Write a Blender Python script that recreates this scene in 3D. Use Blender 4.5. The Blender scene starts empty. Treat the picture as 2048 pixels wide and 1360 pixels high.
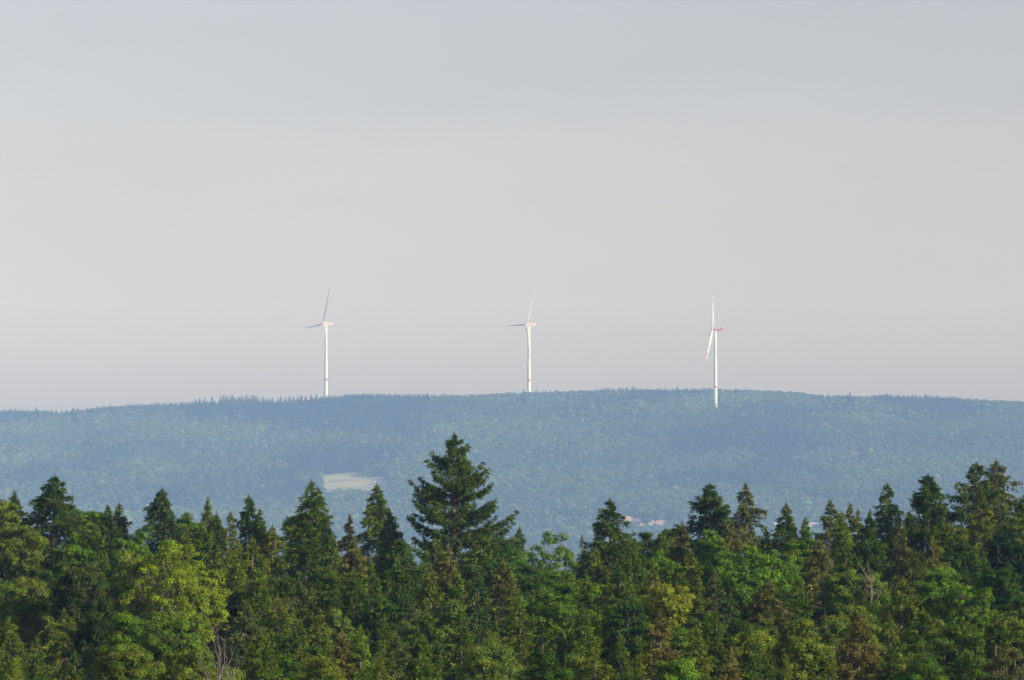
import bpy, math, random
import numpy as np
from mathutils import Vector, Matrix

# ------------------------------------------------------------------ camera, sky, sun, exposure
F = 8340.0                      # focal length in photo pixels (photo 2048 x 1360)
HORIZ = 850.0                   # photo row of eye level
PITCH = math.atan((HORIZ - 680.0) / F)
S = bpy.context.scene
C = S.collection
cam_d = bpy.data.cameras.new('camera')
cam_d.sensor_width = 36.0
cam_d.lens = F / 2048.0 * 36.0
cam_d.clip_start = 1.0
cam_d.clip_end = 40000.0
cam = bpy.data.objects.new('camera', cam_d)
C.objects.link(cam)
cam.location = (0, 0, 0)
cam.rotation_euler = (math.radians(90) + PITCH, 0, 0)
S.camera = cam

SUN_EL = math.radians(25.0)
SUN_AZ = math.radians(113.0)    # compass style from +Y clockwise: right and behind the camera
sun_dir = Vector((math.sin(SUN_AZ) * math.cos(SUN_EL), math.cos(SUN_AZ) * math.cos(SUN_EL), math.sin(SUN_EL)))
W = bpy.data.worlds.new("World")
S.world = W
W.use_nodes = True
nt = W.node_tree
nt.nodes.clear()
wo = nt.nodes.new('ShaderNodeOutputWorld')
bg = nt.nodes.new('ShaderNodeBackground')
sky = nt.nodes.new('ShaderNodeTexSky')
sky.sky_type = 'NISHITA'
sky.sun_disc = False
sky.sun_elevation = SUN_EL
sky.sun_rotation = SUN_AZ
sky.altitude = 400
sky.air_density = 1.0
sky.dust_density = 1.3
sky.ozone_density = 1.0
hsv = nt.nodes.new('ShaderNodeHueSaturation')
hsv.inputs['Saturation'].default_value = 0.6
bg.inputs['Strength'].default_value = 0.1025
nt.links.new(sky.outputs[0], hsv.inputs['Color'])
tintn = nt.nodes.new('ShaderNodeMix'); tintn.data_type = 'RGBA'; tintn.blend_type = 'MULTIPLY'
tintn.inputs['Factor'].default_value = 1.0
tintn.inputs[7].default_value = (1.08, 0.97, 0.995, 1)
nt.links.new(hsv.outputs[0], tintn.inputs[6])
# very faint high cloud streaks
wtc = nt.nodes.new('ShaderNodeTexCoord'); wmp = nt.nodes.new('ShaderNodeMapping'); wmp.inputs['Scale'].default_value = (5, 5, 26)
wns = nt.nodes.new('ShaderNodeTexNoise'); wns.inputs['Scale'].default_value = 1.6; wns.inputs['Detail'].default_value = 5
wmr = nt.nodes.new('ShaderNodeMapRange'); wmr.inputs[1].default_value = 0.3; wmr.inputs[2].default_value = 0.7
wmr.inputs[3].default_value = 0.97; wmr.inputs[4].default_value = 1.03
wvm = nt.nodes.new('ShaderNodeVectorMath'); wvm.operation = 'SCALE'
nt.links.new(wtc.outputs['Generated'], wmp.inputs[0]); nt.links.new(wmp.outputs[0], wns.inputs['Vector'])
nt.links.new(wns.outputs[0], wmr.inputs[0]); nt.links.new(wmr.outputs[0], wvm.inputs['Scale'])
nt.links.new(tintn.outputs[2], wvm.inputs[0]); nt.links.new(wvm.outputs[0], bg.inputs['Color'])
nt.links.new(bg.outputs[0], wo.inputs['Surface'])

sl = bpy.data.lights.new('sun', 'SUN')
sl.energy = 5.0
sl.angle = math.radians(0.5)
sl.color = (1.0, 0.93, 0.79)
so = bpy.data.objects.new('sun', sl)
C.objects.link(so)
so.rotation_euler = sun_dir.to_track_quat('Z', 'Y').to_euler()

S.view_settings.view_transform = 'Standard'
S.view_settings.look = 'None'
S.view_settings.gamma = 1.0
S.view_settings.exposure = 0.25
S.cycles.max_bounces = 6
S.cycles.diffuse_bounces = 2
S.cycles.transmission_bounces = 4
S.cycles.volume_bounces = 1
HAZE_D = 0.000141
HAZE_C = (0.265, 0.465, 0.885)

# ------------------------------------------------------------------ helpers
def at(px, py, Y):
    u = (px - 1024.0) / F
    v = (680.0 - py) / F
    yy = math.cos(PITCH) - v * math.sin(PITCH)
    zz = math.sin(PITCH) + v * math.cos(PITCH)
    k = Y / yy
    return Vector((u * k, Y, zz * k))

def tag(o, label=None, cat=None, group=None, kind=None):
    if label: o['label'] = label
    if cat: o['category'] = cat
    if group: o['group'] = group
    if kind: o['kind'] = kind
    return o

def empty(name, loc):
    o = bpy.data.objects.new(name, None)
    C.objects.link(o)
    o.location = loc
    o.empty_display_size = 0.5
    return o

def np_mesh(name, V, k, cols=None, mats=None, loops=None, smooth=False):
    """V: (n,3) vertices; k: vertices per face with consecutive vertices, or loops (f,k) indices."""
    me = bpy.data.meshes.new(name)
    V = np.ascontiguousarray(V, dtype=np.float32)
    if loops is None:
        loops = np.arange(len(V), dtype=np.int32).reshape(-1, k)
    nf = len(loops)
    me.vertices.add(len(V))
    me.vertices.foreach_set('co', V.ravel())
    me.loops.add(loops.size)
    me.loops.foreach_set('vertex_index', np.ascontiguousarray(loops, dtype=np.int32).ravel())
    me.polygons.add(nf)
    me.polygons.foreach_set('loop_start', np.arange(0, loops.size, loops.shape[1], dtype=np.int32))
    me.polygons.foreach_set('loop_total', np.full(nf, loops.shape[1], dtype=np.int32))
    if smooth:
        me.polygons.foreach_set('use_smooth', np.ones(nf, dtype=bool))
    if cols is not None:
        a = me.attributes.new('tint', 'FLOAT_COLOR', 'FACE')
        c4 = np.ones((nf, 4), dtype=np.float32)
        c4[:, :3] = cols
        a.data.foreach_set('color', c4.ravel())
    for m in (mats or []):
        me.materials.append(m)
    me.update()
    me.validate()
    return me

def link(name, me, parent=None, loc=None):
    o = bpy.data.objects.new(name, me)
    C.objects.link(o)
    if parent: o.parent = parent
    if loc is not None: o.location = loc
    return o

class Geo:
    """collects simple solids as one mesh with per-face material index"""
    def __init__(s): s.v = []; s.f = []; s.m = []
    def add(s, vs, fs, mi=0):
        b = len(s.v)
        s.v += [tuple(x) for x in vs]
        s.f += [tuple(b + i for i in f) for f in fs]
        s.m += [mi] * len(fs)
    def box(s, c, d, mi=0, rz=0.0):
        cx, cy, cz = c; dx, dy, dz = d[0] / 2, d[1] / 2, d[2] / 2
        cr, sr = math.cos(rz), math.sin(rz)
        vs = []
        for z in (-dz, dz):
            for x, y in ((-dx, -dy), (dx, -dy), (dx, dy), (-dx, dy)):
                vs.append((cx + x * cr - y * sr, cy + x * sr + y * cr, cz + z))
        s.add(vs, [(0, 3, 2, 1), (4, 5, 6, 7), (0, 1, 5, 4), (1, 2, 6, 5), (2, 3, 7, 6), (3, 0, 4, 7)], mi)
    def loft(s, rings, mi=None, cap=True):
        """rings: list of lists of points; mi: material per span"""
        n = len(rings[0]); b = len(s.v)
        for r in rings: s.v += [tuple(p) for p in r]
        for i in range(len(rings) - 1):
            for j in range(n):
                s.f.append((b + i * n + j, b + i * n + (j + 1) % n, b + (i + 1) * n + (j + 1) % n, b + (i + 1) * n + j))
                s.m.append(mi[i] if mi else 0)
        if cap:
            s.f.append(tuple(b + j for j in range(n))[::-1]); s.m.append(mi[0] if mi else 0)
            k = b + (len(rings) - 1) * n
            s.f.append(tuple(k + j for j in range(n))); s.m.append(mi[-1] if mi else 0)
    def tube(s, pts, rad, n=6, mi=0):
        rings = []
        for i, p in enumerate(pts):
            p = Vector(p)
            a = Vector(pts[max(i - 1, 0)]); c = Vector(pts[min(i + 1, len(pts) - 1)])
            t = (c - a).normalized()
            u = t.cross(Vector((0, 0, 1)))
            if u.length < 0.05: u = t.cross(Vector((1, 0, 0)))
            u.normalize(); w = t.cross(u)
            rings.append([p + (u * math.cos(q) + w * math.sin(q)) * rad[i] for q in [2 * math.pi * j / n for j in range(n)]])
        s.loft(rings, [mi] * (len(pts) - 1))
    def mesh(s, name, mats, smooth=False):
        me = bpy.data.meshes.new(name)
        me.from_pydata(s.v, [], s.f)
        for m in mats: me.materials.append(m)
        for p, i in zip(me.polygons, s.m):
            p.material_index = i
            p.use_smooth = smooth
        me.update()
        return me

# ------------------------------------------------------------------ materials
def plain(name, col, rough=0.6, var=0.0, scale=1.0):
    m = bpy.data.materials.new(name); m.use_nodes = True
    n = m.node_tree.nodes; b = n['Principled BSDF']
    b.inputs['Base Color'].default_value = (*col, 1)
    b.inputs['Roughness'].default_value = rough
    if var:
        tx = n.new('ShaderNodeTexNoise'); tx.inputs['Scale'].default_value = scale
        tx.inputs['Detail'].default_value = 6
        tc = n.new('ShaderNodeTexCoord')
        rp = n.new('ShaderNodeValToRGB')
        rp.color_ramp.elements[0].position = 0.3; rp.color_ramp.elements[1].position = 0.7
        rp.color_ramp.elements[0].color = (*[c * (1 - var) for c in col], 1)
        rp.color_ramp.elements[1].color = (*[min(1, c * (1 + var)) for c in col], 1)
        L = m.node_tree.links
        L.new(tc.outputs['Object'], tx.inputs['Vector']); L.new(tx.outputs['Fac'], rp.inputs['Fac'])
        L.new(rp.outputs['Color'], b.inputs['Base Color'])
    return m

def leaf_mat(name, transl, instancer=False):
    m = bpy.data.materials.new(name); m.use_nodes = True
    n = m.node_tree.nodes; L = m.node_tree.links
    n.clear()
    out = n.new('ShaderNodeOutputMaterial')
    at_ = n.new('ShaderNodeAttribute'); at_.attribute_name = 'tint'
    col = at_.outputs['Color']
    if instancer:
        ai = n.new('ShaderNodeAttribute'); ai.attribute_type = 'INSTANCER'; ai.attribute_name = 'itint'
        mx = n.new('ShaderNodeMix'); mx.data_type = 'RGBA'; mx.blend_type = 'MULTIPLY'
        mx.inputs['Factor'].default_value = 1.0
        L.new(col, mx.inputs[6]); L.new(ai.outputs['Color'], mx.inputs[7])
        col = mx.outputs[2]
    d = n.new('ShaderNodeBsdfDiffuse'); t = n.new('ShaderNodeBsdfTranslucent')
    ms = n.new('ShaderNodeMixShader'); ms.inputs[0].default_value = transl
    hs = n.new('ShaderNodeHueSaturation'); hs.inputs['Value'].default_value = 1.35; hs.inputs['Hue'].default_value = 0.5
    L.new(col, d.inputs['Color']); L.new(col, hs.inputs['Color']); L.new(hs.outputs[0], t.inputs['Color'])
    L.new(d.outputs[0], ms.inputs[1]); L.new(t.outputs[0], ms.inputs[2])
    L.new(ms.outputs[0], out.inputs['Surface'])
    return m

M_NEEDLE = leaf_mat('needles', 0.08)
M_LEAF = leaf_mat('leaves', 0.17)
M_FAR = leaf_mat('far_foliage', 0.1, instancer=True)
M_BARK = plain('bark', (0.16, 0.12, 0.085), 0.9, 0.35, 3.0)
M_PALEBARK = plain('pale_bark', (0.20, 0.165, 0.125), 0.9, 0.3, 3.0)
M_WHITE = plain('white_paint', (0.72, 0.72, 0.71), 0.45, 0.03, 0.2)
M_RED = plain('red_paint', (0.55, 0.10, 0.075), 0.5)
M_GREY = plain('grey_metal', (0.12, 0.12, 0.13), 0.5)
M_GROUND = plain('forest_floor', (0.045, 0.05, 0.02), 0.95, 0.4, 0.02)

# ------------------------------------------------------------------ terrain
RIDGE = [(-400, 836), (0, 822), (50, 820), (130, 822), (200, 813), (300, 808), (380, 805), (450, 804), (530, 805), (600, 801),
         (650, 794), (700, 789), (800, 789), (900, 789), (1000, 784), (1060, 782), (1120, 780), (1250, 777), (1320, 779),
         (1430, 777), (1500, 777), (1600, 783), (1640, 789), (1760, 790), (1900, 794), (2048, 801), (2500, 822)]
RX = np.array([a for a, b in RIDGE], float); RY = np.array([b for a, b in RIDGE], float)
RNG0 = np.random.default_rng(5)
_G = RNG0.random((64, 64))
def vnoise(x, y, cell):
    x = np.asarray(x, float) / cell; y = np.asarray(y, float) / cell
    xi = np.floor(x).astype(int); yi = np.floor(y).astype(int)
    fx = x - xi; fy = y - yi
    fx = fx * fx * (3 - 2 * fx); fy = fy * fy * (3 - 2 * fy)
    g = lambda a, b: _G[a % 64, b % 64]
    return ((g(xi, yi) * (1 - fx) + g(xi + 1, yi) * fx) * (1 - fy) + (g(xi, yi + 1) * (1 - fx) + g(xi + 1, yi + 1) * fx) * fy) * 2 - 1
YR = 7000.0; HY0 = 5400.0; HZ0 = -195.0   # crest distance, foot of the hillside
K = 0.62                        # the near forest is laid out in units of 1/K metres
def ground_z(x, y):
    x = np.asarray(x, float); y = np.asarray(y, float)
    yy = np.maximum(y, HY0)
    px = 1024 + F * x / yy
    zr = (HORIZ - np.interp(px, RX, RY)) / F * YR - 20.0
    s = np.clip((y - HY0) / (YR - HY0), 0, 1)
    hill = HZ0 + (zr - HZ0) * s
    env = np.sin(np.pi * s) ** 0.7
    hill = hill + env * (9 * vnoise(x, y, 420) + 5 * vnoise(x + 900, y, 170))
    # a low spur in front of the main slope on the right
    sp = np.exp(-((y - (6450 + 0.12 * x)) / 120.0) ** 2) * np.clip((px - 1150) / 500, 0, 1)
    hill = hill + 15 * sp
    hill = hill - np.maximum(y - YR, 0) * 0.035
    near = K * (-39 + 4.5 * np.clip((y / K - 150) / 300, 0, 1) + 0.6 * vnoise(x / K, y / K, 40))
    t = np.clip((y - 420) / 1500, 0, 1); t = t * t * (3 - 2 * t)
    return np.where(y < HY0, near * (1 - t) + HZ0 * t, hill)
def gz(x, y): return float(ground_z(x, y))
def gzn(x, y): return gz(x * K, y * K) / K     # the same ground in near forest units

ys = np.concatenate([np.linspace(-250, 600, 60), np.linspace(620, 4200, 60), np.linspace(4250, 5380, 20), np.linspace(5400, 7200, 170), np.linspace(7250, 9000, 12)])
xs = np.concatenate([np.linspace(-3000, -1300, 18), np.linspace(-1250, 1250, 130), np.linspace(1300, 3000, 18)])
GX, GY = np.meshgrid(xs, ys)
GZ = ground_z(GX, GY)
nxs, nys = len(xs), len(ys)
idx = np.arange(nxs * nys).reshape(nys, nxs)
loops = np.stack([idx[:-1, :-1], idx[:-1, 1:], idx[1:, 1:], idx[1:, :-1]], -1).reshape(-1, 4)
g = link('ground', np_mesh('ground', np.stack([GX, GY, GZ], -1).reshape(-1, 3), 4, mats=[M_GROUND], loops=loops, smooth=True))
tag(g, kind='structure')
def ground_at(px, py, y0=5410.0, y1=6950.0):
    """where the line of sight through a photo pixel meets the hillside"""
    best = None
    for y in np.arange(y0, y1, 5.0):
        p = at(px, py, y)
        d = p.z - gz(p.x, p.y)
        if best is not None and best[0] > 0 >= d:
            return Vector((p.x, p.y, gz(p.x, p.y)))
        best = (d, p)
    p = best[1]
    return Vector((p.x, p.y, gz(p.x, p.y)))

# mown field on the hillside
def clear_poly(pts): return [(ground_at(*p).x, ground_at(*p).y) for p in pts]
FIELD = clear_poly([(638, 952), (727, 946), (728, 957), (772, 955), (786, 1004), (735, 1000), (715, 999), (690, 1003), (668, 999), (648, 1003)])
def inside(poly, x, y):
    x = np.asarray(x); y = np.asarray(y)
    r = np.zeros(x.shape, bool)
    n = len(poly)
    for i in range(n):
        x1, y1 = poly[i]; x2, y2 = poly[(i + 1) % n]
        c = ((y1 > y) != (y2 > y)) & (x < (x2 - x1) * (y - y1) / ((y2 - y1) or 1e-9) + x1)
        r ^= c
    return r
fm = bpy.data.materials.new('mown_grass'); fm.use_nodes = True
n_ = fm.node_tree.nodes; l_ = fm.node_tree.links
tc = n_.new('ShaderNodeTexCoord'); wv = n_.new('ShaderNodeTexWave'); mp = n_.new('ShaderNodeMapping')
mp.inputs['Rotation'].default_value = (0, 0, math.radians(84)); wv.inputs['Scale'].default_value = 0.0045
wv.inputs['Distortion'].default_value = 2.0; wv.inputs['Detail Scale'].default_value = 0.4
rp = n_.new('ShaderNodeValToRGB')
rp.color_ramp.elements[0].color = (0.17, 0.205, 0.10, 1); rp.color_ramp.elements[0].position = 0.1
rp.color_ramp.elements[1].color = (0.31, 0.30, 0.18, 1); rp.color_ramp.elements[1].position = 0.35
l_.new(tc.outputs['Object'], mp.inputs[0]); l_.new(mp.outputs[0], wv.inputs['Vector']); l_.new(wv.outputs['Fac'], rp.inputs[0])
l_.new(rp.outputs[0], n_['Principled BSDF'].inputs['Base Color']); n_['Principled BSDF'].inputs['Roughness'].default_value = 0.9
fx0, fx1 = min(p[0] for p in FIELD), max(p[0] for p in FIELD)
fy0, fy1 = min(p[1] for p in FIELD), max(p[1] for p in FIELD)
gx, gy = np.meshgrid(np.linspace(fx0 - 3, fx1 + 3, 40), np.linspace(fy0 - 3, fy1 + 3, 70))
keep = inside(FIELD, (gx[:-1, :-1] + gx[1:, 1:]) / 2, (gy[:-1, :-1] + gy[1:, 1:]) / 2)
ii = np.arange(gx.size).reshape(gx.shape)
lp = np.stack([ii[:-1, :-1], ii[:-1, 1:], ii[1:, 1:], ii[1:, :-1]], -1)[keep]
fo = link('field', np_mesh('field', np.stack([gx, gy, ground_z(gx, gy) + 1.0], -1).reshape(-1, 3), 4, mats=[fm], loops=lp, smooth=True))
tag(fo, kind='structure')

# ------------------------------------------------------------------ far forest: prototypes
def tri_leaves(P, D, size, rng, wid=0.5):
    """triangular blades at P pointing along D"""
    n = len(P)
    D = D / (np.linalg.norm(D, axis=1, keepdims=True) + 1e-9)
    Rn = rng.normal(size=(n, 3))
    Sd = np.cross(D, Rn); Sd /= (np.linalg.norm(Sd, axis=1, keepdims=True) + 1e-9)
    size = np.asarray(size).reshape(-1, 1) * np.ones((n, 1))
    a = P - Sd * size * wid * 0.5
    b = P + Sd * size * wid * 0.5
    c = P + D * size
    return np.stack([a, b, c], 1).reshape(-1, 3)
def quad_leaves(P, Nrm, size, rng):
    n = len(P)
    Nrm = Nrm / (np.linalg.norm(Nrm, axis=1, keepdims=True) + 1e-9)
    R_ = rng.normal(size=(n, 3))
    u = np.cross(Nrm, R_); u /= (np.linalg.norm(u, axis=1, keepdims=True) + 1e-9)
    v = np.cross(Nrm, u)
    size = np.asarray(size).reshape(-1, 1) * np.ones((n, 1))
    return np.stack([P - u * size * 0.5, P - v * size * 0.32, P + u * size * 0.5, P + v * size * 0.32], 1).reshape(-1, 3)

protos = bpy.data.collections.new('far_tree_kinds')
FAR_MESH = []
def far_broadleaf(seed):
    r = np.random.default_rng(seed)
    lob = r.normal(size=(7, 3)); lob /= np.linalg.norm(lob, axis=1, keepdims=True); lob[:, 2] = np.abs(lob[:, 2]) * 0.8
    lc = lob * np.array([2.4, 2.4, 3.2]) + np.array([0, 0, 13.0])
    lr = r.uniform(2.0, 3.2, 7)
    k = r.integers(0, 7, 300)
    d = r.normal(size=(300, 3)); d /= np.linalg.norm(d, axis=1, keepdims=True)
    d[:, 2] = np.where(d[:, 2] < -0.3, -d[:, 2], d[:, 2])
    P = lc[k] + d * lr[k][:, None] * r.uniform(0.75, 1.05, (300, 1))
    nr = d + r.normal(size=d.shape) * 0.45
    V = quad_leaves(P, nr, r.uniform(1.4, 2.4, 300), r)
    c = r.uniform(0.75, 1.25, (300, 1)) * np.ones(3)
    # lower body so nothing shows through
    P2 = np.stack([r.normal(0, 1.5, 60), r.normal(0, 1.5, 60), r.uniform(2, 12, 60)], -1)
    V2 = quad_leaves(P2, np.stack([r.normal(size=60), r.normal(size=60), r.normal(size=60) * 0.3], -1), np.full(60, 3.5), r)
    me = np_mesh('far_broadleaf', np.concatenate([V, V2]), 4, np.concatenate([c, np.full((60, 3), 0.8)]), [M_FAR])
    return me
def far_spruce(seed):
    r = np.random.default_rng(seed)
    n = 320
    t = r.uniform(0, 1, n) ** 0.7
    ang = r.uniform(0, 2 * np.pi, n)
    lay = np.abs(((t * 9 + 0.1 * r.normal(size=n)) % 1))
    rad = (0.25 + 3.1 * t ** 0.9) * (0.6 + 0.45 * lay) * r.uniform(0.7, 1.1, n)
    P = np.stack([np.cos(ang) * rad * 0.5, np.sin(ang) * rad * 0.5, 21 - 15 * t], -1)
    D = np.stack([np.cos(ang), np.sin(ang), -0.35 + r.normal(size=n) * 0.2], -1)
    V = tri_leaves(P, D, 0.35 + rad * 0.8, r, 1.3)
    c = r.uniform(0.75, 1.25, (n, 1)) * np.ones(3)
    Vt = tri_leaves(np.tile([[0, 0, 20.0]], (4, 1)), np.tile([[0, 0, 1.0]], (4, 1)), 2.2, r, 0.3)
    P2 = np.stack([r.normal(0, .5, 30), r.normal(0, .5, 30), r.uniform(0, 9, 30)], -1)
    V2 = tri_leaves(P2, r.normal(size=(30, 3)), np.full(30, 2.5), r, 1.0)
    return np_mesh('far_spruce', np.concatenate([V, Vt, V2]), 3, np.concatenate([c, np.ones((4, 3)), np.full((30, 3), 0.8)]), [M_FAR])
for i in range(6):
    FAR_MESH.append(far_broadleaf(100 + i))
for i in range(5):
    FAR_MESH.append(far_spruce(200 + i))
for i, me in enumerate(FAR_MESH):
    o = bpy.data.objects.new('far_kind_%02d' % i, me)
    protos.objects.link(o)

# clearings: village, lanes in front of turbines
HOUSES = [  # px, py(ground), width m, depth, wall h, roof h, rot deg, wall col, roof col, label
    (1256, 1046, 12, 9, 5, 4.0, 20, (0.46, 0.42, 0.38), (0.34, 0.22, 0.18), 'house with dusty pink roof at the upper left of the valley hamlet', 1),
    (1274, 1050, 13, 9, 4.5, 4.2, -25, (0.44, 0.40, 0.36), (0.32, 0.20, 0.17), 'low house with reddish brown roof between the pink roofed house and the white gable', 1),
    (1305, 1056, 9, 12, 6.0, 4.0, 75, (0.95, 0.93, 0.90), (0.36, 0.18, 0.14), 'house with bright white gable wall facing the sun in the valley hamlet', 1),
    (1324, 1053, 15, 9, 4.0, 4.0, 10, (0.55, 0.48, 0.42), (0.30, 0.20, 0.17), 'long reddish roofed house at the right end of the valley hamlet', 1),
    (1284, 1057, 7, 6, 4.0, 1.6, 35, (0.92, 0.90, 0.86), (0.42, 0.34, 0.28), 'small white annex below the reddish brown roof of the hamlet', 1),
    (1356, 1072, 16, 12, 7.0, 1.5, -12, (0.62, 0.66, 0.62), (0.55, 0.60, 0.56), 'pale grey green hall with low roof behind the round tree tops', 0),
    (1560, 1058, 16, 12, 6.5, 1.5, 6, (0.62, 0.60, 0.58), (0.66, 0.64, 0.62), 'white hall showing behind the drooping spruce', 0),
    (1626, 1061, 15, 12, 8.0, 2.0, 10, (0.45, 0.42, 0.42), (0.40, 0.37, 0.38), 'greyish hall showing left of the greyish spruce on the skyline', 0),
    (1712, 913, 11, 8, 3.2, 3.2, 4, (0.42, 0.34, 0.28), (0.40, 0.20, 0.13), 'lone orange red roofed house in the forest on the far hillside', 1),
]
CLEAR = []
for h in HOUSES:
    p = ground_at(h[0], h[1])
    CLEAR.append((p.x, p.y, h[2] * 0.6 + 3, 62 if h[1] > 950 else 128))
for (px, Y) in ((1433, 6850),):
    p = at(px, 800, Y)
    CLEAR.append((p.x, p.y + 6, 13, 75))

def scatter():
    r = np.random.default_rng(11)
    P = []
    sp = 6.9
    for y in np.arange(5150, 7110, sp):
        w = 0.155 * y
        xs_ = np.arange(-w, w, sp)
        P.append(np.stack([xs_ + r.uniform(-3.2, 3.2, len(xs_)), y + r.uniform(-3.2, 3.2, len(xs_))], -1))
    P = np.concatenate(P)
    x, y = P[:, 0], P[:, 1]
    k = ~inside(FIELD, x, y)
    for cx, cy, rx, ry in CLEAR:
        k &= ~((np.abs(x - cx) < rx) & (y < cy + rx * 0.9) & (y > cy - ry))
    P = P[k]; x, y = P[:, 0], P[:, 1]
    n = len(P)
    px = 1024 + F * x / y
    z = ground_z(x, y)
    py = HORIZ - F * z / y
    nz = vnoise(x + 333, y * 0.6, 150) + 0.6 * vnoise(x, y, 45)
    # spruce stands: left shoulder of the ridge, block above the field, patches elsewhere
    stand = ((px > 370) & (px < 660) & (y > 6800)) | ((((px - 665) / 115) ** 2 + ((py - 930) / 26) ** 2 + 0.5 * vnoise(x, y, 60)) < 1)
    isp = (stand & (r.random(n) < 0.88)) | (nz + 0.25 * r.normal(size=n) > np.interp(y, [5500, 6200, 6700, 7000], [0.75, 0.5, 0.25, 0.1]))  # more dark spruce towards the crest, lighter foot imitates thicker valley haze
    kind = np.where(isp, 6 + r.integers(0, 5, n), r.integers(0, 6, n))
    sc = r.uniform(0.58, 1.12, n)
    sc = np.where(r.random(n) < 0.04, sc * 1.25, sc)
    sc = np.where(isp, sc * 0.95, sc)
    hgt = np.where(isp, 22.5, 18.5)
    # along the crest the tree tops follow the photo's ridge line
    crest = y > 6900
    sc = np.where(crest, r.uniform(0.82, 1.14, n), sc)
    base_b = np.array([0.088, 0.130, 0.024]); base_s = np.array([0.030, 0.054, 0.022])
    col = np.where(isp[:, None], base_s, base_b)
    hue = r.normal(0, 1, (n, 1))
    col = col * np.exp(r.normal(0, 0.27, (n, 1)) + (0.22 * vnoise(x, y, 110) + 0.25 * vnoise(x + 2000, y * 2, 380))[:, None])
    col = col * (1 + hue * np.array([0.16, 0.0, -0.05]))
    dead = r.random(n) < 0.0015
    col[dead] = np.array([0.22, 0.15, 0.10])
    col = np.clip(col, 0.01, 0.5)
    me = bpy.data.meshes.new('far_forest')
    me.vertices.add(n)
    me.vertices.foreach_set('co', np.stack([x, y, z - 0.5], -1).astype(np.float32).ravel())
    def attr(nm, ty, arr, key):
        a = me.attributes.new(nm, ty, 'POINT'); a.data.foreach_set(key, arr.ravel())
    attr('kindex', 'INT', kind.astype(np.int32), 'value')
    attr('isc', 'FLOAT', sc.astype(np.float32), 'value')
    rot = np.zeros((n, 3), np.float32); rot[:, 2] = r.uniform(0, 6.28, n)
    attr('irot', 'FLOAT_VECTOR', rot, 'vector')
    c4 = np.ones((n, 4), np.float32); c4[:, :3] = col
    attr('itint', 'FLOAT_COLOR', c4, 'color')
    me.update()
    o = link('far_forest', me)
    tag(o, 'hazy blue mixed forest covering the far hillside below the turbines', 'forest', kind='stuff')
    ng = bpy.data.node_groups.new('plant_trees', 'GeometryNodeTree')
    ng.interface.new_socket('Geometry', in_out='INPUT', socket_type='NodeSocketGeometry')
    ng.interface.new_socket('Geometry', in_out='OUTPUT', socket_type='NodeSocketGeometry')
    gi = ng.nodes.new('NodeGroupInput'); go = ng.nodes.new('NodeGroupOutput')
    ci = ng.nodes.new('GeometryNodeCollectionInfo'); ci.inputs['Collection'].default_value = protos
    ci.inputs['Separate Children'].default_value = True; ci.inputs['Reset Children'].default_value = True
    ip = ng.nodes.new('GeometryNodeInstanceOnPoints'); ip.inputs['Pick Instance'].default_value = True
    def na(nm, ty):
        q = ng.nodes.new('GeometryNodeInputNamedAttribute'); q.data_type = ty; q.inputs['Name'].default_value = nm
        return next(s for s in q.outputs if s.name == 'Attribute' and s.enabled)
    L = ng.links
    L.new(gi.outputs[0], ip.inputs['Points']); L.new(ci.outputs[0], ip.inputs['Instance'])
    L.new(na('kindex', 'INT'), ip.inputs['Instance Index'])
    L.new(na('irot', 'FLOAT_VECTOR'), ip.inputs['Rotation'])
    L.new(na('isc', 'FLOAT'), ip.inputs['Scale'])
    L.new(ip.outputs[0], go.inputs[0])
    md = o.modifiers.new('plant', 'NODES'); md.node_group = ng
    print('far trees', n)
scatter()

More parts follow.
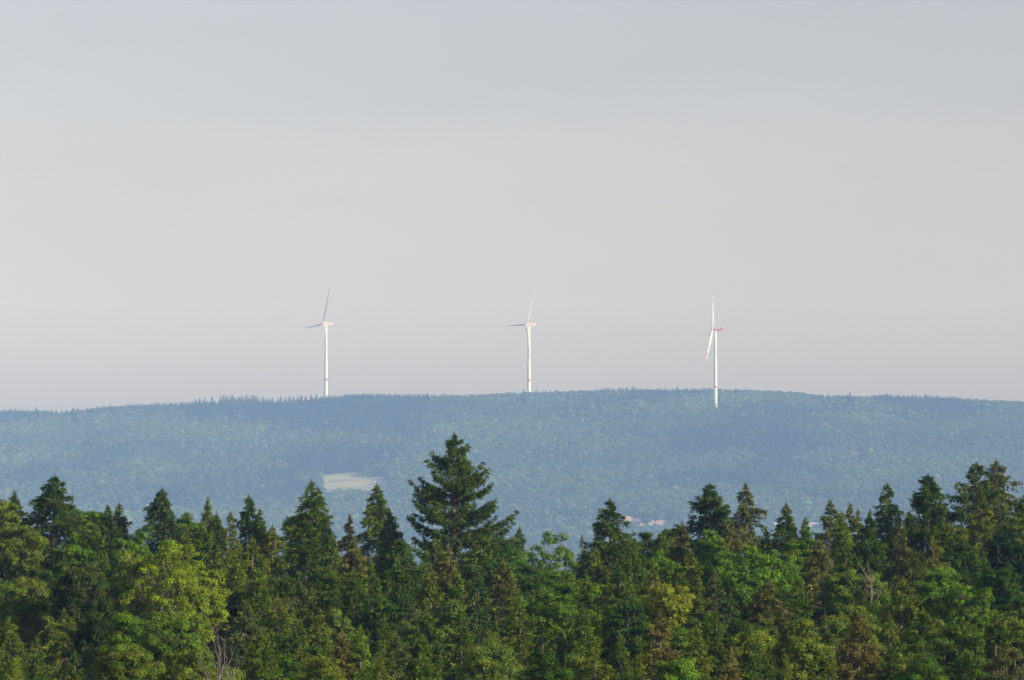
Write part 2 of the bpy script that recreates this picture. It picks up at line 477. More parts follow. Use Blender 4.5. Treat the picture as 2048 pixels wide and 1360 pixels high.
# ------------------------------------------------------------------ wind turbines
def wind_turbine(px, hub_py, Y, yaw_h, angles, pitch, label, red_nacelle=False):
    hub = at(px, hub_py, Y)
    a = Vector((-math.sqrt(1 - yaw_h ** 2), -yaw_h, 0))          # rotor axis, upwind
    tw = hub - a * 5.0                                            # tower centre line
    zb = gz(tw.x, tw.y) - 0.5
    root = empty('wind_turbine', (tw.x, tw.y, zb))
    tag(root, label, 'wind turbine', 'wind turbines standing along the forested ridge')
    Z = hub.z - 2.4 - zb
    n = 32
    def ring(r, z): return [(r * math.cos(2 * math.pi * j / n), r * math.sin(2 * math.pi * j / n), z) for j in range(n)]
    t = Geo()
    zb1, zb2 = Z - 94.0, Z - 90.5
    rr = lambda z: 3.6 - (3.6 - 2.1) * (z / Z) ** 0.85
    zs = [0, 0.2 * Z, zb1, zb2, 0.5 * Z, 0.7 * Z, 0.85 * Z, Z]
    t.loft([ring(rr(z), z) for z in zs], [0, 0, 1, 0, 0, 0, 0])
    tm = t.mesh('tower', [M_WHITE, M_RED], True)
    link('tower', tm, root)
    H = hub - Vector((tw.x, tw.y, zb))                            # hub in local space
    ah = a; e = Vector((yaw_h, -math.sqrt(1 - yaw_h ** 2), 0)); up = Vector((0, 0, 1))
    # nacelle: lofted rounded box along -a
    g_ = Geo()
    def sect(s, hw, z0, z1):
        c = H - ah * s
        pts = []
        prof = [(-hw * .8, z0), (hw * .8, z0), (hw, z0 + .4), (hw, z0 + 1.3), (hw, z1 - 1.3), (hw, z1 - .4), (hw * .8, z1), (-hw * .8, z1),
                (-hw, z1 - .4), (-hw, z1 - 1.3), (-hw, z0 + 1.3), (-hw, z0 + .4)]
        return [c + e * x + up * z for x, z in prof]
    rings = [sect(1.6, 1.3, -1.5, 1.5), sect(2.4, 1.9, -2.0, 2.0), sect(8, 2.0, -2.2, 2.2), sect(16.0, 2.0, -1.9, 2.2), sect(17.2, 1.7, -1.4, 2.0)]
    g_.loft(rings)
    nm = g_.mesh('nacelle', [M_WHITE, M_RED])
    for p in nm.polygons:
        c = sum((nm.vertices[i].co for i in p.vertices), Vector()) / len(p.vertices)
        side = abs((c - H).dot(e))
        if len(p.vertices) == 4 and side > 1.3 and (abs(c.z - H.z) < (1.9 if red_nacelle else 0.6)):
            p.material_index = 1
    no = link('nacelle', nm, root)
    k = Geo()
    cc = H - ah * 14.5 + up * 2.75
    k.box(cc, (2.4, 3.2, 1.1), 0, math.atan2(ah.y, ah.x))
    link('cooler', k.mesh('cooler', [M_GREY]), no)
    # hub spinner
    s_ = Geo(); rings = []
    for sx, r in ((-1.7, 1.7), (-0.6, 2.1), (0.6, 2.0), (1.6, 1.5), (2.3, 0.7), (2.5, 0.15)):
        rings.append([H + ah * sx + (e * math.cos(q) + up * math.sin(q)) * r for q in [2 * math.pi * j / 20 for j in range(20)]])
    s_.loft(rings)
    link('hub', s_.mesh('hub', [M_WHITE], True), root)
    R = 66.0
    ut = up * math.cos(math.radians(5)) - ah * math.sin(math.radians(5))   # the rotor axis is tilted up five degrees
    for th in angles:
        bp = pitch
        if isinstance(th, tuple): th, bp = th
        th = math.radians(th)
        d = ut * math.cos(th) + e * math.sin(th)
        q = ut * -math.sin(th) + e * math.cos(th)                 # in plane, across the blade
        b = Geo(); rings = []; mi = []
        st = [0.02, 0.06, 0.12, 0.2, 0.3, 0.42, 0.55, 0.68, 0.765, 0.835, 0.925, 0.97, 1.0]
        for i, s in enumerate(st):
            if s < 0.08: ch, th_ = 2.4, 2.3
            else:
                ch = np.interp(s, [0.12, 0.2, 0.3, 0.55, 0.8, 0.97, 1.0], [3.3, 4.3, 3.9, 2.7, 1.8, 1.1, 0.3])
                th_ = ch * np.interp(s, [0.1, 0.25, 1], [0.6, 0.26, 0.15])
            tw_ = math.radians(bp + 14 * (1 - s) ** 2)
            cd = q * math.cos(tw_) - ah * math.sin(tw_)
            nd = q * math.sin(tw_) + ah * math.cos(tw_)
            off = ah * (0.035 * s * R + 3.0 * s * s)
            c = H + d * (s * R) + off
            rings.append([c + cd * (ch * 0.5 * math.cos(w) - (0.12 * ch if s > .08 else 0)) + nd * (th_ * 0.5 * math.sin(w)) for w in [2 * math.pi * j / 12 for j in range(12)]])
            if i: mi.append(1 if (0.765 <= st[i - 1] < 0.83 or st[i - 1] >= 0.92) else 0)
        b.loft(rings, mi)
        link('blade', b.mesh('blade', [M_WHITE, M_RED], True), root)

wind_turbine(646.5, 647, 7040, 0.45, (23, -96, 144), 15, 'white wind turbine on the spruce covered shoulder, leftmost of the three, one blade pointing left')
wind_turbine(1052.5, 649, 7060, 0.43, (29, -91, 150), -50, 'white wind turbine between the two others, blade with two red bands hanging down its tower')
wind_turbine(1424.5, 659, 6850, -0.05, (20, -98, (142, 62)), -62, 'white wind turbine seen edge on, rightmost of the three, base reaching below the ridge line', True)

# ------------------------------------------------------------------ hamlet and halls
def house(px, py, w, d, hw, hr, rot, wc, rc, label, win):
    p = ground_at(px, py)
    nm = 'house' if win else 'hall'
    root = empty(nm, (p.x, p.y, p.z))
    root.rotation_euler = (0, 0, math.radians(rot))
    far = py < 950
    tag(root, label, 'house' if win else 'hall', None if far else 'houses and halls in the valley between the forests')
    b = Geo(); x, y = w / 2, d / 2
    b.add([(-x, -y, -3), (x, -y, -3), (x, y, -3), (-x, y, -3), (-x, -y, hw), (x, -y, hw), (x, y, hw), (-x, y, hw), (-x, 0, hw + hr), (x, 0, hw + hr)],
          [(3, 2, 1, 0), (0, 1, 5, 4), (2, 3, 7, 6), (1, 2, 6, 9, 5), (3, 0, 4, 8, 7), (4, 5, 9, 8), (6, 7, 8, 9)])
    link('wall', b.mesh('wall', [plain('render_' + nm, wc, 0.8, 0.06, 0.5)]), root)
    r = Geo(); ov = 0.5; k = hr / y
    zt = hw + hr + 0.02
    for sy in (-1, 1):
        ye = sy * (y + ov); ze = hw - ov * k + 0.02
        r.add([(-x - ov, ye, ze), (x + ov, ye, ze), (x + ov, 0, zt), (-x - ov, 0, zt), (-x - ov, ye, ze + .3), (x + ov, ye, ze + .3), (x + ov, 0, zt + .3), (-x - ov, 0, zt + .3)],
              [(0, 1, 2, 3), (7, 6, 5, 4), (0, 4, 5, 1), (1, 5, 6, 2), (3, 7, 4, 0), (2, 6, 7, 3)])
    ro = link('roof', r.mesh('roof', [plain('tiles_' + nm, rc, 0.8, 0.15, 0.8)]), root)
    if win:
        c = Geo(); c.box((w * 0.2, y * 0.25, hw + hr + 0.3), (0.8, 0.8, 1.8)); link('chimney', c.mesh('chimney', [M_BARK]), ro)
        for i in range(3):
            q = Geo(); q.box((-w * 0.3 + i * w * 0.3, -y - 0.02, hw * 0.55), (1.1, 0.1, 1.3)); link('window', q.mesh('window', [M_GREY]), root)
    else:
        q = Geo(); q.box((0, -y - 0.05, 2.2), (4, 0.15, 4.0)); link('door', q.mesh('door', [M_GREY]), root)
for h in HOUSES: house(*h)

# white wrapped bales on the field
mb = Geo()
ringb = lambda x, r: [(x, r * math.cos(2 * math.pi * j / 16), 0.85 + r * math.sin(2 * math.pi * j / 16)) for j in range(16)]
mb.loft([ringb(-0.9, 0.6), ringb(-0.8, 0.82), ringb(0, 0.86), ringb(0.8, 0.82), ringb(0.9, 0.6)])
balem = mb.mesh('hay_bale', [M_WHITE], True)
for px, py, lb in ((653, 966, 'white wrapped bale at the left edge of the mown field'), (693, 969, 'white wrapped bale near the middle of the mown field'),
                   (750, 967, 'white wrapped bale near the right edge of the mown field')):
    p = ground_at(px, py)
    o = link('hay_bale', balem, None, (p.x, p.y, p.z + 1.0)); o.scale = (1.2, 1.2, 1.2)
    tag(o, lb, 'bale', 'white specks on the mown field')

# birds
def bird(px, py, Y, span, rot, label):
    b = Geo(); L = span * 0.38
    prof = [(-0.5, 0.01), (-0.38, 0.06), (-0.1, 0.09), (0.2, 0.075), (0.38, 0.045), (0.5, 0.01)]
    b.loft([[(x * L, r * L * 1.2 * math.cos(q), r * L * 1.2 * math.sin(q)) for q in [2 * math.pi * j / 8 for j in range(8)]] for x, r in prof])
    for sy in (-1, 1):
        st = [(0.02, 0.30, 0.0), (0.25, 0.27, 0.07), (0.40, 0.16, 0.06), (0.5, 0.03, 0.02)]
        b.loft([[((c * 0.4) * span, sy * y * span, z * span), (0, sy * y * span, z * span + .012 * span), (-(c * 0.6) * span, sy * y * span, z * span), (0, sy * y * span, z * span - .008 * span)] for y, c, z in st])
    b.add([(-0.45 * L, 0, 0.01), (-0.8 * L, -0.12 * L, 0), (-0.8 * L, 0.12 * L, 0), (-0.45 * L, 0, -0.02)], [(0, 1, 2), (3, 2, 1), (0, 3, 1), (0, 2, 3)])
    o = link('bird', b.mesh('bird', [plain('feathers', (0.06, 0.055, 0.05), 0.8)]), None, at(px, py, Y))
    o.rotation_euler = (math.radians(-9), 0, math.radians(rot))
    tag(o, label, 'bird', 'birds gliding over the valley')
bird(1219.5, 763, 1500, 1.5, 75, 'dark bird gliding low above the ridge between the middle and right turbines')
bird(1399, 723, 2200, 0.9, 20, 'tiny dark bird just left of the lowest blade tip of the right turbine')

# ------------------------------------------------------------------ individual spruces along the far crest
crest_m = FAR_MESH[6:]
def tinted(me, col):
    c = me.copy(); a = c.attributes['tint']; n = len(a.data)
    arr = np.empty(n * 4, np.float32); a.data.foreach_get('color', arr); arr = arr.reshape(n, 4)
    arr[:, :3] *= np.array(col); a.data.foreach_set('color', arr.ravel())
    c.materials.clear(); c.materials.append(M_NEEDLE); return c
crest_t = [tinted(m, (0.026, 0.05, 0.026)) for m in crest_m]
tg = Geo(); tg.tube([(0, 0, 0), (0, 0, 9), (0, 0, 17)], [0.3, 0.2, 0.06], 6); far_trunk = tg.mesh('far_trunk', [M_BARK])
CREST = [(391, 799), (399, 797), (409, 795), (424, 793), (442, 792), (448, 790), (454, 793), (460, 791), (465, 790), (471, 795), (477, 793), (483, 791), (489, 794), (493, 790),
         (500, 792), (506, 790), (512, 791), (518, 796), (525, 794), (531, 797), (538, 796), (545, 795), (556, 797), (562, 793), (571, 795), (579, 792), (587, 794), (596, 792), (603, 790), (612, 792), (622, 790), (633, 789),
         (220, 808), (148, 815), (72, 814), (30, 817), (1047, 779), (1265, 771), (1355, 773), (1331, 775), (1700, 784), (1774, 787)]
rc = random.Random(4)
for i, (px, py) in enumerate(CREST):
    Y = 6880 + rc.uniform(0, 80)
    p = at(px, py - 1, Y); zg = gz(p.x, Y)
    s = max(0.7, (p.z - zg) / 21.5)
    root = empty('spruce_tree', (p.x, Y, zg)); root.rotation_euler = (0, 0, rc.uniform(0, 6))
    root.scale = (s * 1.35, s * 1.35, s)
    ORD = ['nearest', 'second', 'third', 'fourth', 'fifth', 'sixth', 'seventh', 'eighth', 'ninth', 'tenth', 'eleventh', 'twelfth', 'thirteenth', 'fourteenth', 'fifteenth', 'sixteenth',
           'seventeenth', 'eighteenth', 'nineteenth', 'twentieth', 'twenty first', 'twenty second', 'twenty third', 'twenty fourth', 'twenty fifth', 'twenty sixth', 'twenty seventh',
           'twenty eighth', 'twenty ninth', 'thirtieth', 'thirty first', 'thirty second']
    if 380 < px < 640:
        k_ = sorted([q[0] for q in CREST if 380 < q[0] < 640], reverse=True).index(px)
        lb = 'dark crest spruce, %s in the spruce row counted leftward from the leftmost turbine' % ORD[k_]
        if px == 391: lb = 'small dark spruce at the far left end of the crest spruce row'
        if px == 409: lb = 'pointed spruce standing free near the left end of the crest row'
        if px == 424: lb = 'wide pointed spruce standing free, tallest near the left end of the crest row'
    else:
        lb = {220: 'spruce tip on the low crest midway between left edge and crest spruce row', 148: 'tiny spruce tip on the low crest above the left skyline trees',
              72: 'spruce tip on the crest above the big dense near spruce', 30: 'spruce tip on the crest closest to the left edge',
              1047: 'spruce tip touching the foot of the middle turbine', 1265: 'lone spruce tip on the crest midway between middle and right turbines',
              1355: 'spruce tip on the crest left of the right turbine, the nearer one', 1331: 'spruce tip on the crest left of the right turbine, the farther one',
              1700: 'spruce tip on the crest above the lone orange roof', 1774: 'spruce tip on the crest, rightmost of all'}[px]
    tag(root, lb, 'spruce tree', 'spruce tips along the far crest')
    link('trunk', far_trunk, root); link('crown', crest_t[i % 5], root)

# ------------------------------------------------------------------ near trees
def near_spruce(seed, top, L, R, col, o):
    fs = min(1.05, max(0.6, top.y / 380.0))                       # nearer trees get finer, denser needles
    """returns crown mesh, trunk mesh; local origin at the foot of the trunk"""
    r = np.random.default_rng(seed)
    foot = gzn(top.x, top.y)
    H = top.z - foot
    p = o.get('p', 0.8) * r.uniform(0.88, 1.15); droop = o.get('droop', r.uniform(0.25, 0.6)); dens = o.get('dens', 1.0); gap = o.get('gap', r.uniform(0.1, 0.24))
    irr = o.get('irr', r.uniform(0.16, 0.32)); hang = o.get('hang', r.uniform(0.4, 0.75)); lean = o.get('lean', r.normal(0, 0.012))
    # whorls
    hs = []; h = 0.35
    while h < L:
        hs.append(h); h += (0.20 + 0.24 * min(1, h / 4)) * o.get('space', 1.0) * r.uniform(0.8, 1.2)
    hs = np.array(hs)
    nb = 7
    B = len(hs) * nb
    hb = np.repeat(hs, nb) + r.uniform(-0.12, 0.12, B)
    az = r.uniform(0, 2 * np.pi, B)
    t = np.clip(hb / L, 0.01, 1)
    prof = np.where(hb < 4.3, (np.maximum(hb - 0.25, .02) / 4.05) ** (p + 0.2), 1 + 0.55 * (1 - np.exp(-np.maximum(hb - 4.3, 0) / 4.0)))
    ln = R * prof * r.uniform(1 - irr * 1.6, 1 + irr * .6, B)
    # slow irregularity in azimuth and height gives notches and bulges
    ph = r.uniform(0, 6.28, 4)
    ln *= 1 + irr * (0.5 * np.sin(2 * az + ph[0] + hb * 0.9) + 0.5 * np.sin(3 * az + ph[1] - hb * 1.7))
    ln *= 1 + irr * 0.5 * np.sin(hb * o.get('wave', 3.0) + ph[2])
    ln = np.clip(ln, 0.08, R * prof * o.get('maxl', 1.25))
    for (bh, baz, bl) in o.get('limbs', []):                      # named long limbs (depth below top, azimuth deg, length)
        for k_ in range(5):
            hb = np.append(hb, bh + r.uniform(-0.25, 0.25)); az = np.append(az, math.radians(baz) + r.uniform(-.15, .15)); ln = np.append(ln, bl * r.uniform(.8, 1.03))
    keep = (r.random(len(hb)) > gap) | (hb < 0.8)
    hb, az, ln = hb[keep], az[keep], ln[keep]
    B = len(hb)
    t = np.clip(hb / L, 0, 1)
    a_ = np.interp(t, [0, 0.15, 0.5, 1], [0.55, 0.32, 0.05, -0.1]) + o.get('slope', 0) + r.normal(0, 0.1, B)
    b_ = droop * np.interp(t, [0, 0.2, 1], [0.3, 0.9, 1.4]) * r.uniform(0.7, 1.3, B)
    c_ = np.interp(t, [0, .3, 1], [0.05, 0.16, 0.24]) * o.get('tipup', 1.0)
    # twigs along branches
    tw = np.maximum(1, (ln / 0.16 * dens * 2.3 + r.uniform(0, 1, len(ln))).astype(int))
    bi = np.repeat(np.arange(B), tw)
    T = len(bi)
    s = r.uniform(0.12, 1.0, T) ** 0.75
    s = np.clip(s + r.normal(0, 0.02, T), 0.05, 1.02)
    lat = r.uniform(-1, 1, T) * ln[bi] * 0.29 * (1.05 - s) ** 0.6 * np.clip(s * 3, 0, 1)
    hg = -r.exponential(1.0, T) * hang * np.clip(ln[bi] / 2.5, 0.15, 1) * 0.45
    hg = np.maximum(hg, -1.1 * hang)
    zc = lambda s_, i: ln[i] * (a_[i] * s_ - b_[i] * s_ ** 2 + c_[i] * s_ ** 4)
    ca, sa = np.cos(az[bi]), np.sin(az[bi])
    rad = ln[bi] * s
    lx = lean * (-hb[bi])
    P = np.stack([ca * rad - sa * lat + lx, sa * rad + ca * lat, H - hb[bi] + zc(s, bi) + hg], -1)
    dr = np.stack([ca - sa * np.sign(lat) * 0.55, sa + ca * np.sign(lat) * 0.55, -0.25 - 1.5 * np.abs(hg) / (hang + .05)], -1)
    dr[:, 2] += 0.35 * (s > 0.9)
    per = int(o.get('per', 9) / fs ** 1.5)
    PI = np.repeat(P, per, 0); DI = np.repeat(dr, per, 0)
    N = len(PI)
    al = r.uniform(-0.16, 0.2, (N, 1))
    dn = DI / np.linalg.norm(DI, axis=1, keepdims=True)
    PI = PI + dn * al + r.normal(0, 0.055, (N, 3))
    DI = dn + r.normal(0, 0.38, (N, 3))
    sz = fs * r.uniform(0.13, 0.26, N) * np.interp(np.repeat(hb[bi], per), [0, 1.5], [0.6, 1.0])
    V = tri_leaves(PI, DI, sz, r, 0.48)
    base = np.array(col)
    tc_ = base * np.exp(r.normal(0, 0.20, (T, 1))) * (1 + r.normal(0, 1, (T, 1)) * np.array([0.13, 0.02, 0.05]))
    # brownish cone-bearing twigs near the top, fresh tips at branch ends
    brown = (r.random(T) < o.get('cones', 0.045) * np.interp(t[bi], [0, .3, .7], [2, 1.2, .6]))
    tc_[brown] = np.array([0.135, 0.115, 0.04]) * np.exp(r.normal(0, 0.25, (brown.sum(), 1)))
    fresh = (s > 0.85) & (r.random(T) < 0.5)
    tc_[fresh] *= np.array([1.45, 1.35, 0.95])
    cc = np.repeat(tc_, per, 0) * np.exp(r.normal(0, 0.12, (N, 1)))
    # leader
    nl = 60
    zl = r.uniform(0, 0.8, nl)
    Pl = np.stack([r.normal(0, 0.03, nl), r.normal(0, 0.03, nl), H - zl], -1)
    Dl = np.stack([r.normal(0, 0.5, nl), r.normal(0, 0.5, nl), np.full(nl, 0.8)], -1)
    V = np.concatenate([V, tri_leaves(Pl, Dl, 0.08 + 0.16 * zl, r, 0.4)])
    cc = np.concatenate([cc, np.tile(base * 1.1, (nl, 1))])
    crown = np_mesh('crown', V, 3, np.clip(cc * np.array([1.12, 1.22, 0.95]), 0.005, 0.6), [M_NEEDLE])
    # trunk and the main branches
    g_ = Geo()
    zt = [0, H * 0.3, H * 0.6, H - L * 0.5, H - L * 0.2, H - 0.2]
    r0 = 0.015 * H
    g_.tube([(lean * -(H - z) if z > H - L else lean * -L, 0, z) for z in zt], [r0 * (1 - z / H) ** 0.8 + 0.02 for z in zt], 7)
    step = max(1, B // 120)
    for i in range(0, B, step):
        if ln[i] < 0.35: continue
        pts = []
        for q in (0.0, 0.3, 0.6, 0.92):
            pts.append((math.cos(az[i]) * ln[i] * q + lean * (-hb[i]), math.sin(az[i]) * ln[i] * q, H - hb[i] + float(zc(q, i))))
        w = 0.012 + 0.011 * ln[i]
        g_.tube(pts, [w, w * .8, w * .5, w * .2], 4)
    trunk = g_.mesh('trunk', [M_PALEBARK if o.get('pale') else M_BARK])
    return crown, trunk, foot, N

def near_broadleaf(seed, top, Hc, R, col, o):
    fs = min(1.05, max(0.6, top.y / 380.0))
    r = np.random.default_rng(seed)
    foot = gzn(top.x, top.y)
    H = top.z - foot
    nl = int(o.get('lobes', 16) * 2.4); dens = o.get('dens', 1.0)
    # lobe centres spread over the upper ellipsoid
    i = np.arange(nl) + 0.5
    zz = 1 - 1.55 * i / nl
    aa = i * 2.39996 + r.uniform(0, 6)
    rr = np.sqrt(np.maximum(0, 1 - zz ** 2))
    lc = np.stack([np.cos(aa) * rr, np.sin(aa) * rr, zz], -1) * r.uniform(0.5, 0.92, (nl, 1))
    lr = r.uniform(0.17, 0.31, nl)
    if o.get('airy'): lr *= 0.72
    ext = np.array([R, R, Hc * 0.5])
    ctr = np.array([0, 0, H - Hc * 0.5])
    lcw = lc * ext + ctr
    lrw = lr * R
    # shift so the top meets the apex
    lcw[:, 2] += H - (lcw[:, 2] + lrw * 0.9).max()
    ncl = int(o.get('clumps', 26) * dens * 0.5)
    kl = np.repeat(np.arange(nl), ncl)
    K = len(kl)
    d = r.normal(size=(K, 3)); d /= np.linalg.norm(d, axis=1, keepdims=True)
    flip = (d[:, 2] < -0.35); d[flip, 2] *= -1
    fill = r.uniform(0.35, 1.1, (K, 1)) ** 0.6
    cp = lcw[kl] + d * lrw[kl][:, None] * fill * np.array([1, 1, 0.8])
    cr = r.uniform(0.2, 0.42, K) * o.get('csize', 1.0)
    per = int(o.get('per', 34) / fs ** 1.5)
    ci = np.repeat(np.arange(K), per)
    N = len(ci)
    q = r.normal(size=(N, 3)); q /= np.linalg.norm(q, axis=1, keepdims=True)
    droop = o.get('droop', 0.0)
    P = cp[ci] + q * cr[ci][:, None] * r.uniform(0.3, 1.1, (N, 1)) * np.array([1.15, 1.15, 0.75 + droop])
    nr = q * 0.6 + d[ci] * 0.5 + np.array([0, 0, 0.35]) + r.normal(0, 0.45, (N, 3))
    sz = fs * r.uniform(0.11, 0.22, N) * o.get('leaf', 1.0)
    V = quad_leaves(P, nr, sz, r)
    base = np.array(col)
    tcl = base * np.exp(r.normal(0, 0.2, (K, 1))) * (1 + r.normal(0, 1, (K, 1)) * np.array([0.14, 0.03, 0.06]))
    lob = np.exp(r.normal(0, 0.12, (nl, 1)))
    tcl = tcl * lob[kl]
    if 'tipcol' in o:
        m = r.random(K) < o.get('tipfrac', 0.2)
        tcl[m] = np.array(o['tipcol']) * np.exp(r.normal(0, 0.2, (m.sum(), 1)))
    cc = tcl[ci] * np.exp(r.normal(0, 0.13, (N, 1)))
    if not o.get('airy'):
        n2 = 1500
        k2 = r.integers(0, nl, n2)
        d2 = r.normal(size=(n2, 3)); d2 /= np.linalg.norm(d2, axis=1, keepdims=True)
        P2 = lcw[k2] * 1.0 + d2 * lrw[k2][:, None] * 0.6
        P2[:, :2] *= 0.85; P2[:, 2] -= 0.3
        V = np.concatenate([V, quad_leaves(P2, r.normal(size=(n2, 3)), r.uniform(0.4, 0.7, n2), r)])
        cc = np.concatenate([cc, np.tile(base * 0.9, (n2, 1))])
    crown = np_mesh('crown', V, 4, np.clip(cc * np.array([1.15, 1.27, 0.95]), 0.005, 0.6), [M_LEAF])
    g_ = Geo()
    zf = H - Hc * 0.85
    r0 = 0.014 * H + 0.05
    g_.tube([(0, 0, 0), (0.1, 0, zf * .5), (0, 0.1, zf), (0.05, 0, H - Hc * .45)], [r0, r0 * .8, r0 * .6, r0 * .3], 8)
    for k in range(nl):
        a = Vector((0, 0, zf + r.uniform(0, 0.3) * Hc)); c = Vector(lcw[k])
        mid = a.lerp(c, 0.5) + Vector((r.normal() * .2, r.normal() * .2, -0.15 * R))
        g_.tube([a, mid, c], [r0 * .2, r0 * .12, r0 * .05], 5)
        for j in range(5):
            dd = Vector(r.normal(size=3)); dd.z = abs(dd.z); dd.normalize()
            g_.tube([c, c + dd * float(lrw[k]) * r.uniform(.6, 1.0)], [r0 * .09, 0.012], 4)
    for j in range(o.get('bare', 0)):                             # bare pale twigs sticking out
        k = r.integers(0, nl); c = Vector(lcw[k]); dd = Vector(r.normal(size=3)); dd.z = abs(dd.z) + .3; dd.y = -abs(dd.y); dd.normalize()
        e1 = c + dd * float(lrw[k]) * r.uniform(1.0, 1.45)
        g_.tube([c, c.lerp(e1, .5) + Vector((r.normal() * .1, 0, r.normal() * .1)), e1], [0.06, 0.04, 0.012], 4)
    trunk = g_.mesh('trunk', [M_PALEBARK if o.get('pale') else M_BARK])
    return crown, trunk, foot, N

DK = (0.047, 0.078, 0.012); GR = (0.072, 0.112, 0.014); OL = (0.098, 0.122, 0.018); BL = (0.052, 0.088, 0.028)
BR = (0.108, 0.118, 0.026); OR = (0.18, 0.155, 0.022); GY = (0.085, 0.108, 0.036); LG = (0.105, 0.165, 0.018)
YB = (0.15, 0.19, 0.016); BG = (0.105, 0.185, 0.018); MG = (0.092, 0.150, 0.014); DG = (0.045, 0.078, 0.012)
YG = (0.19, 0.195, 0.022); GG = (0.108, 0.145, 0.028); OB = (0.118, 0.145, 0.022)

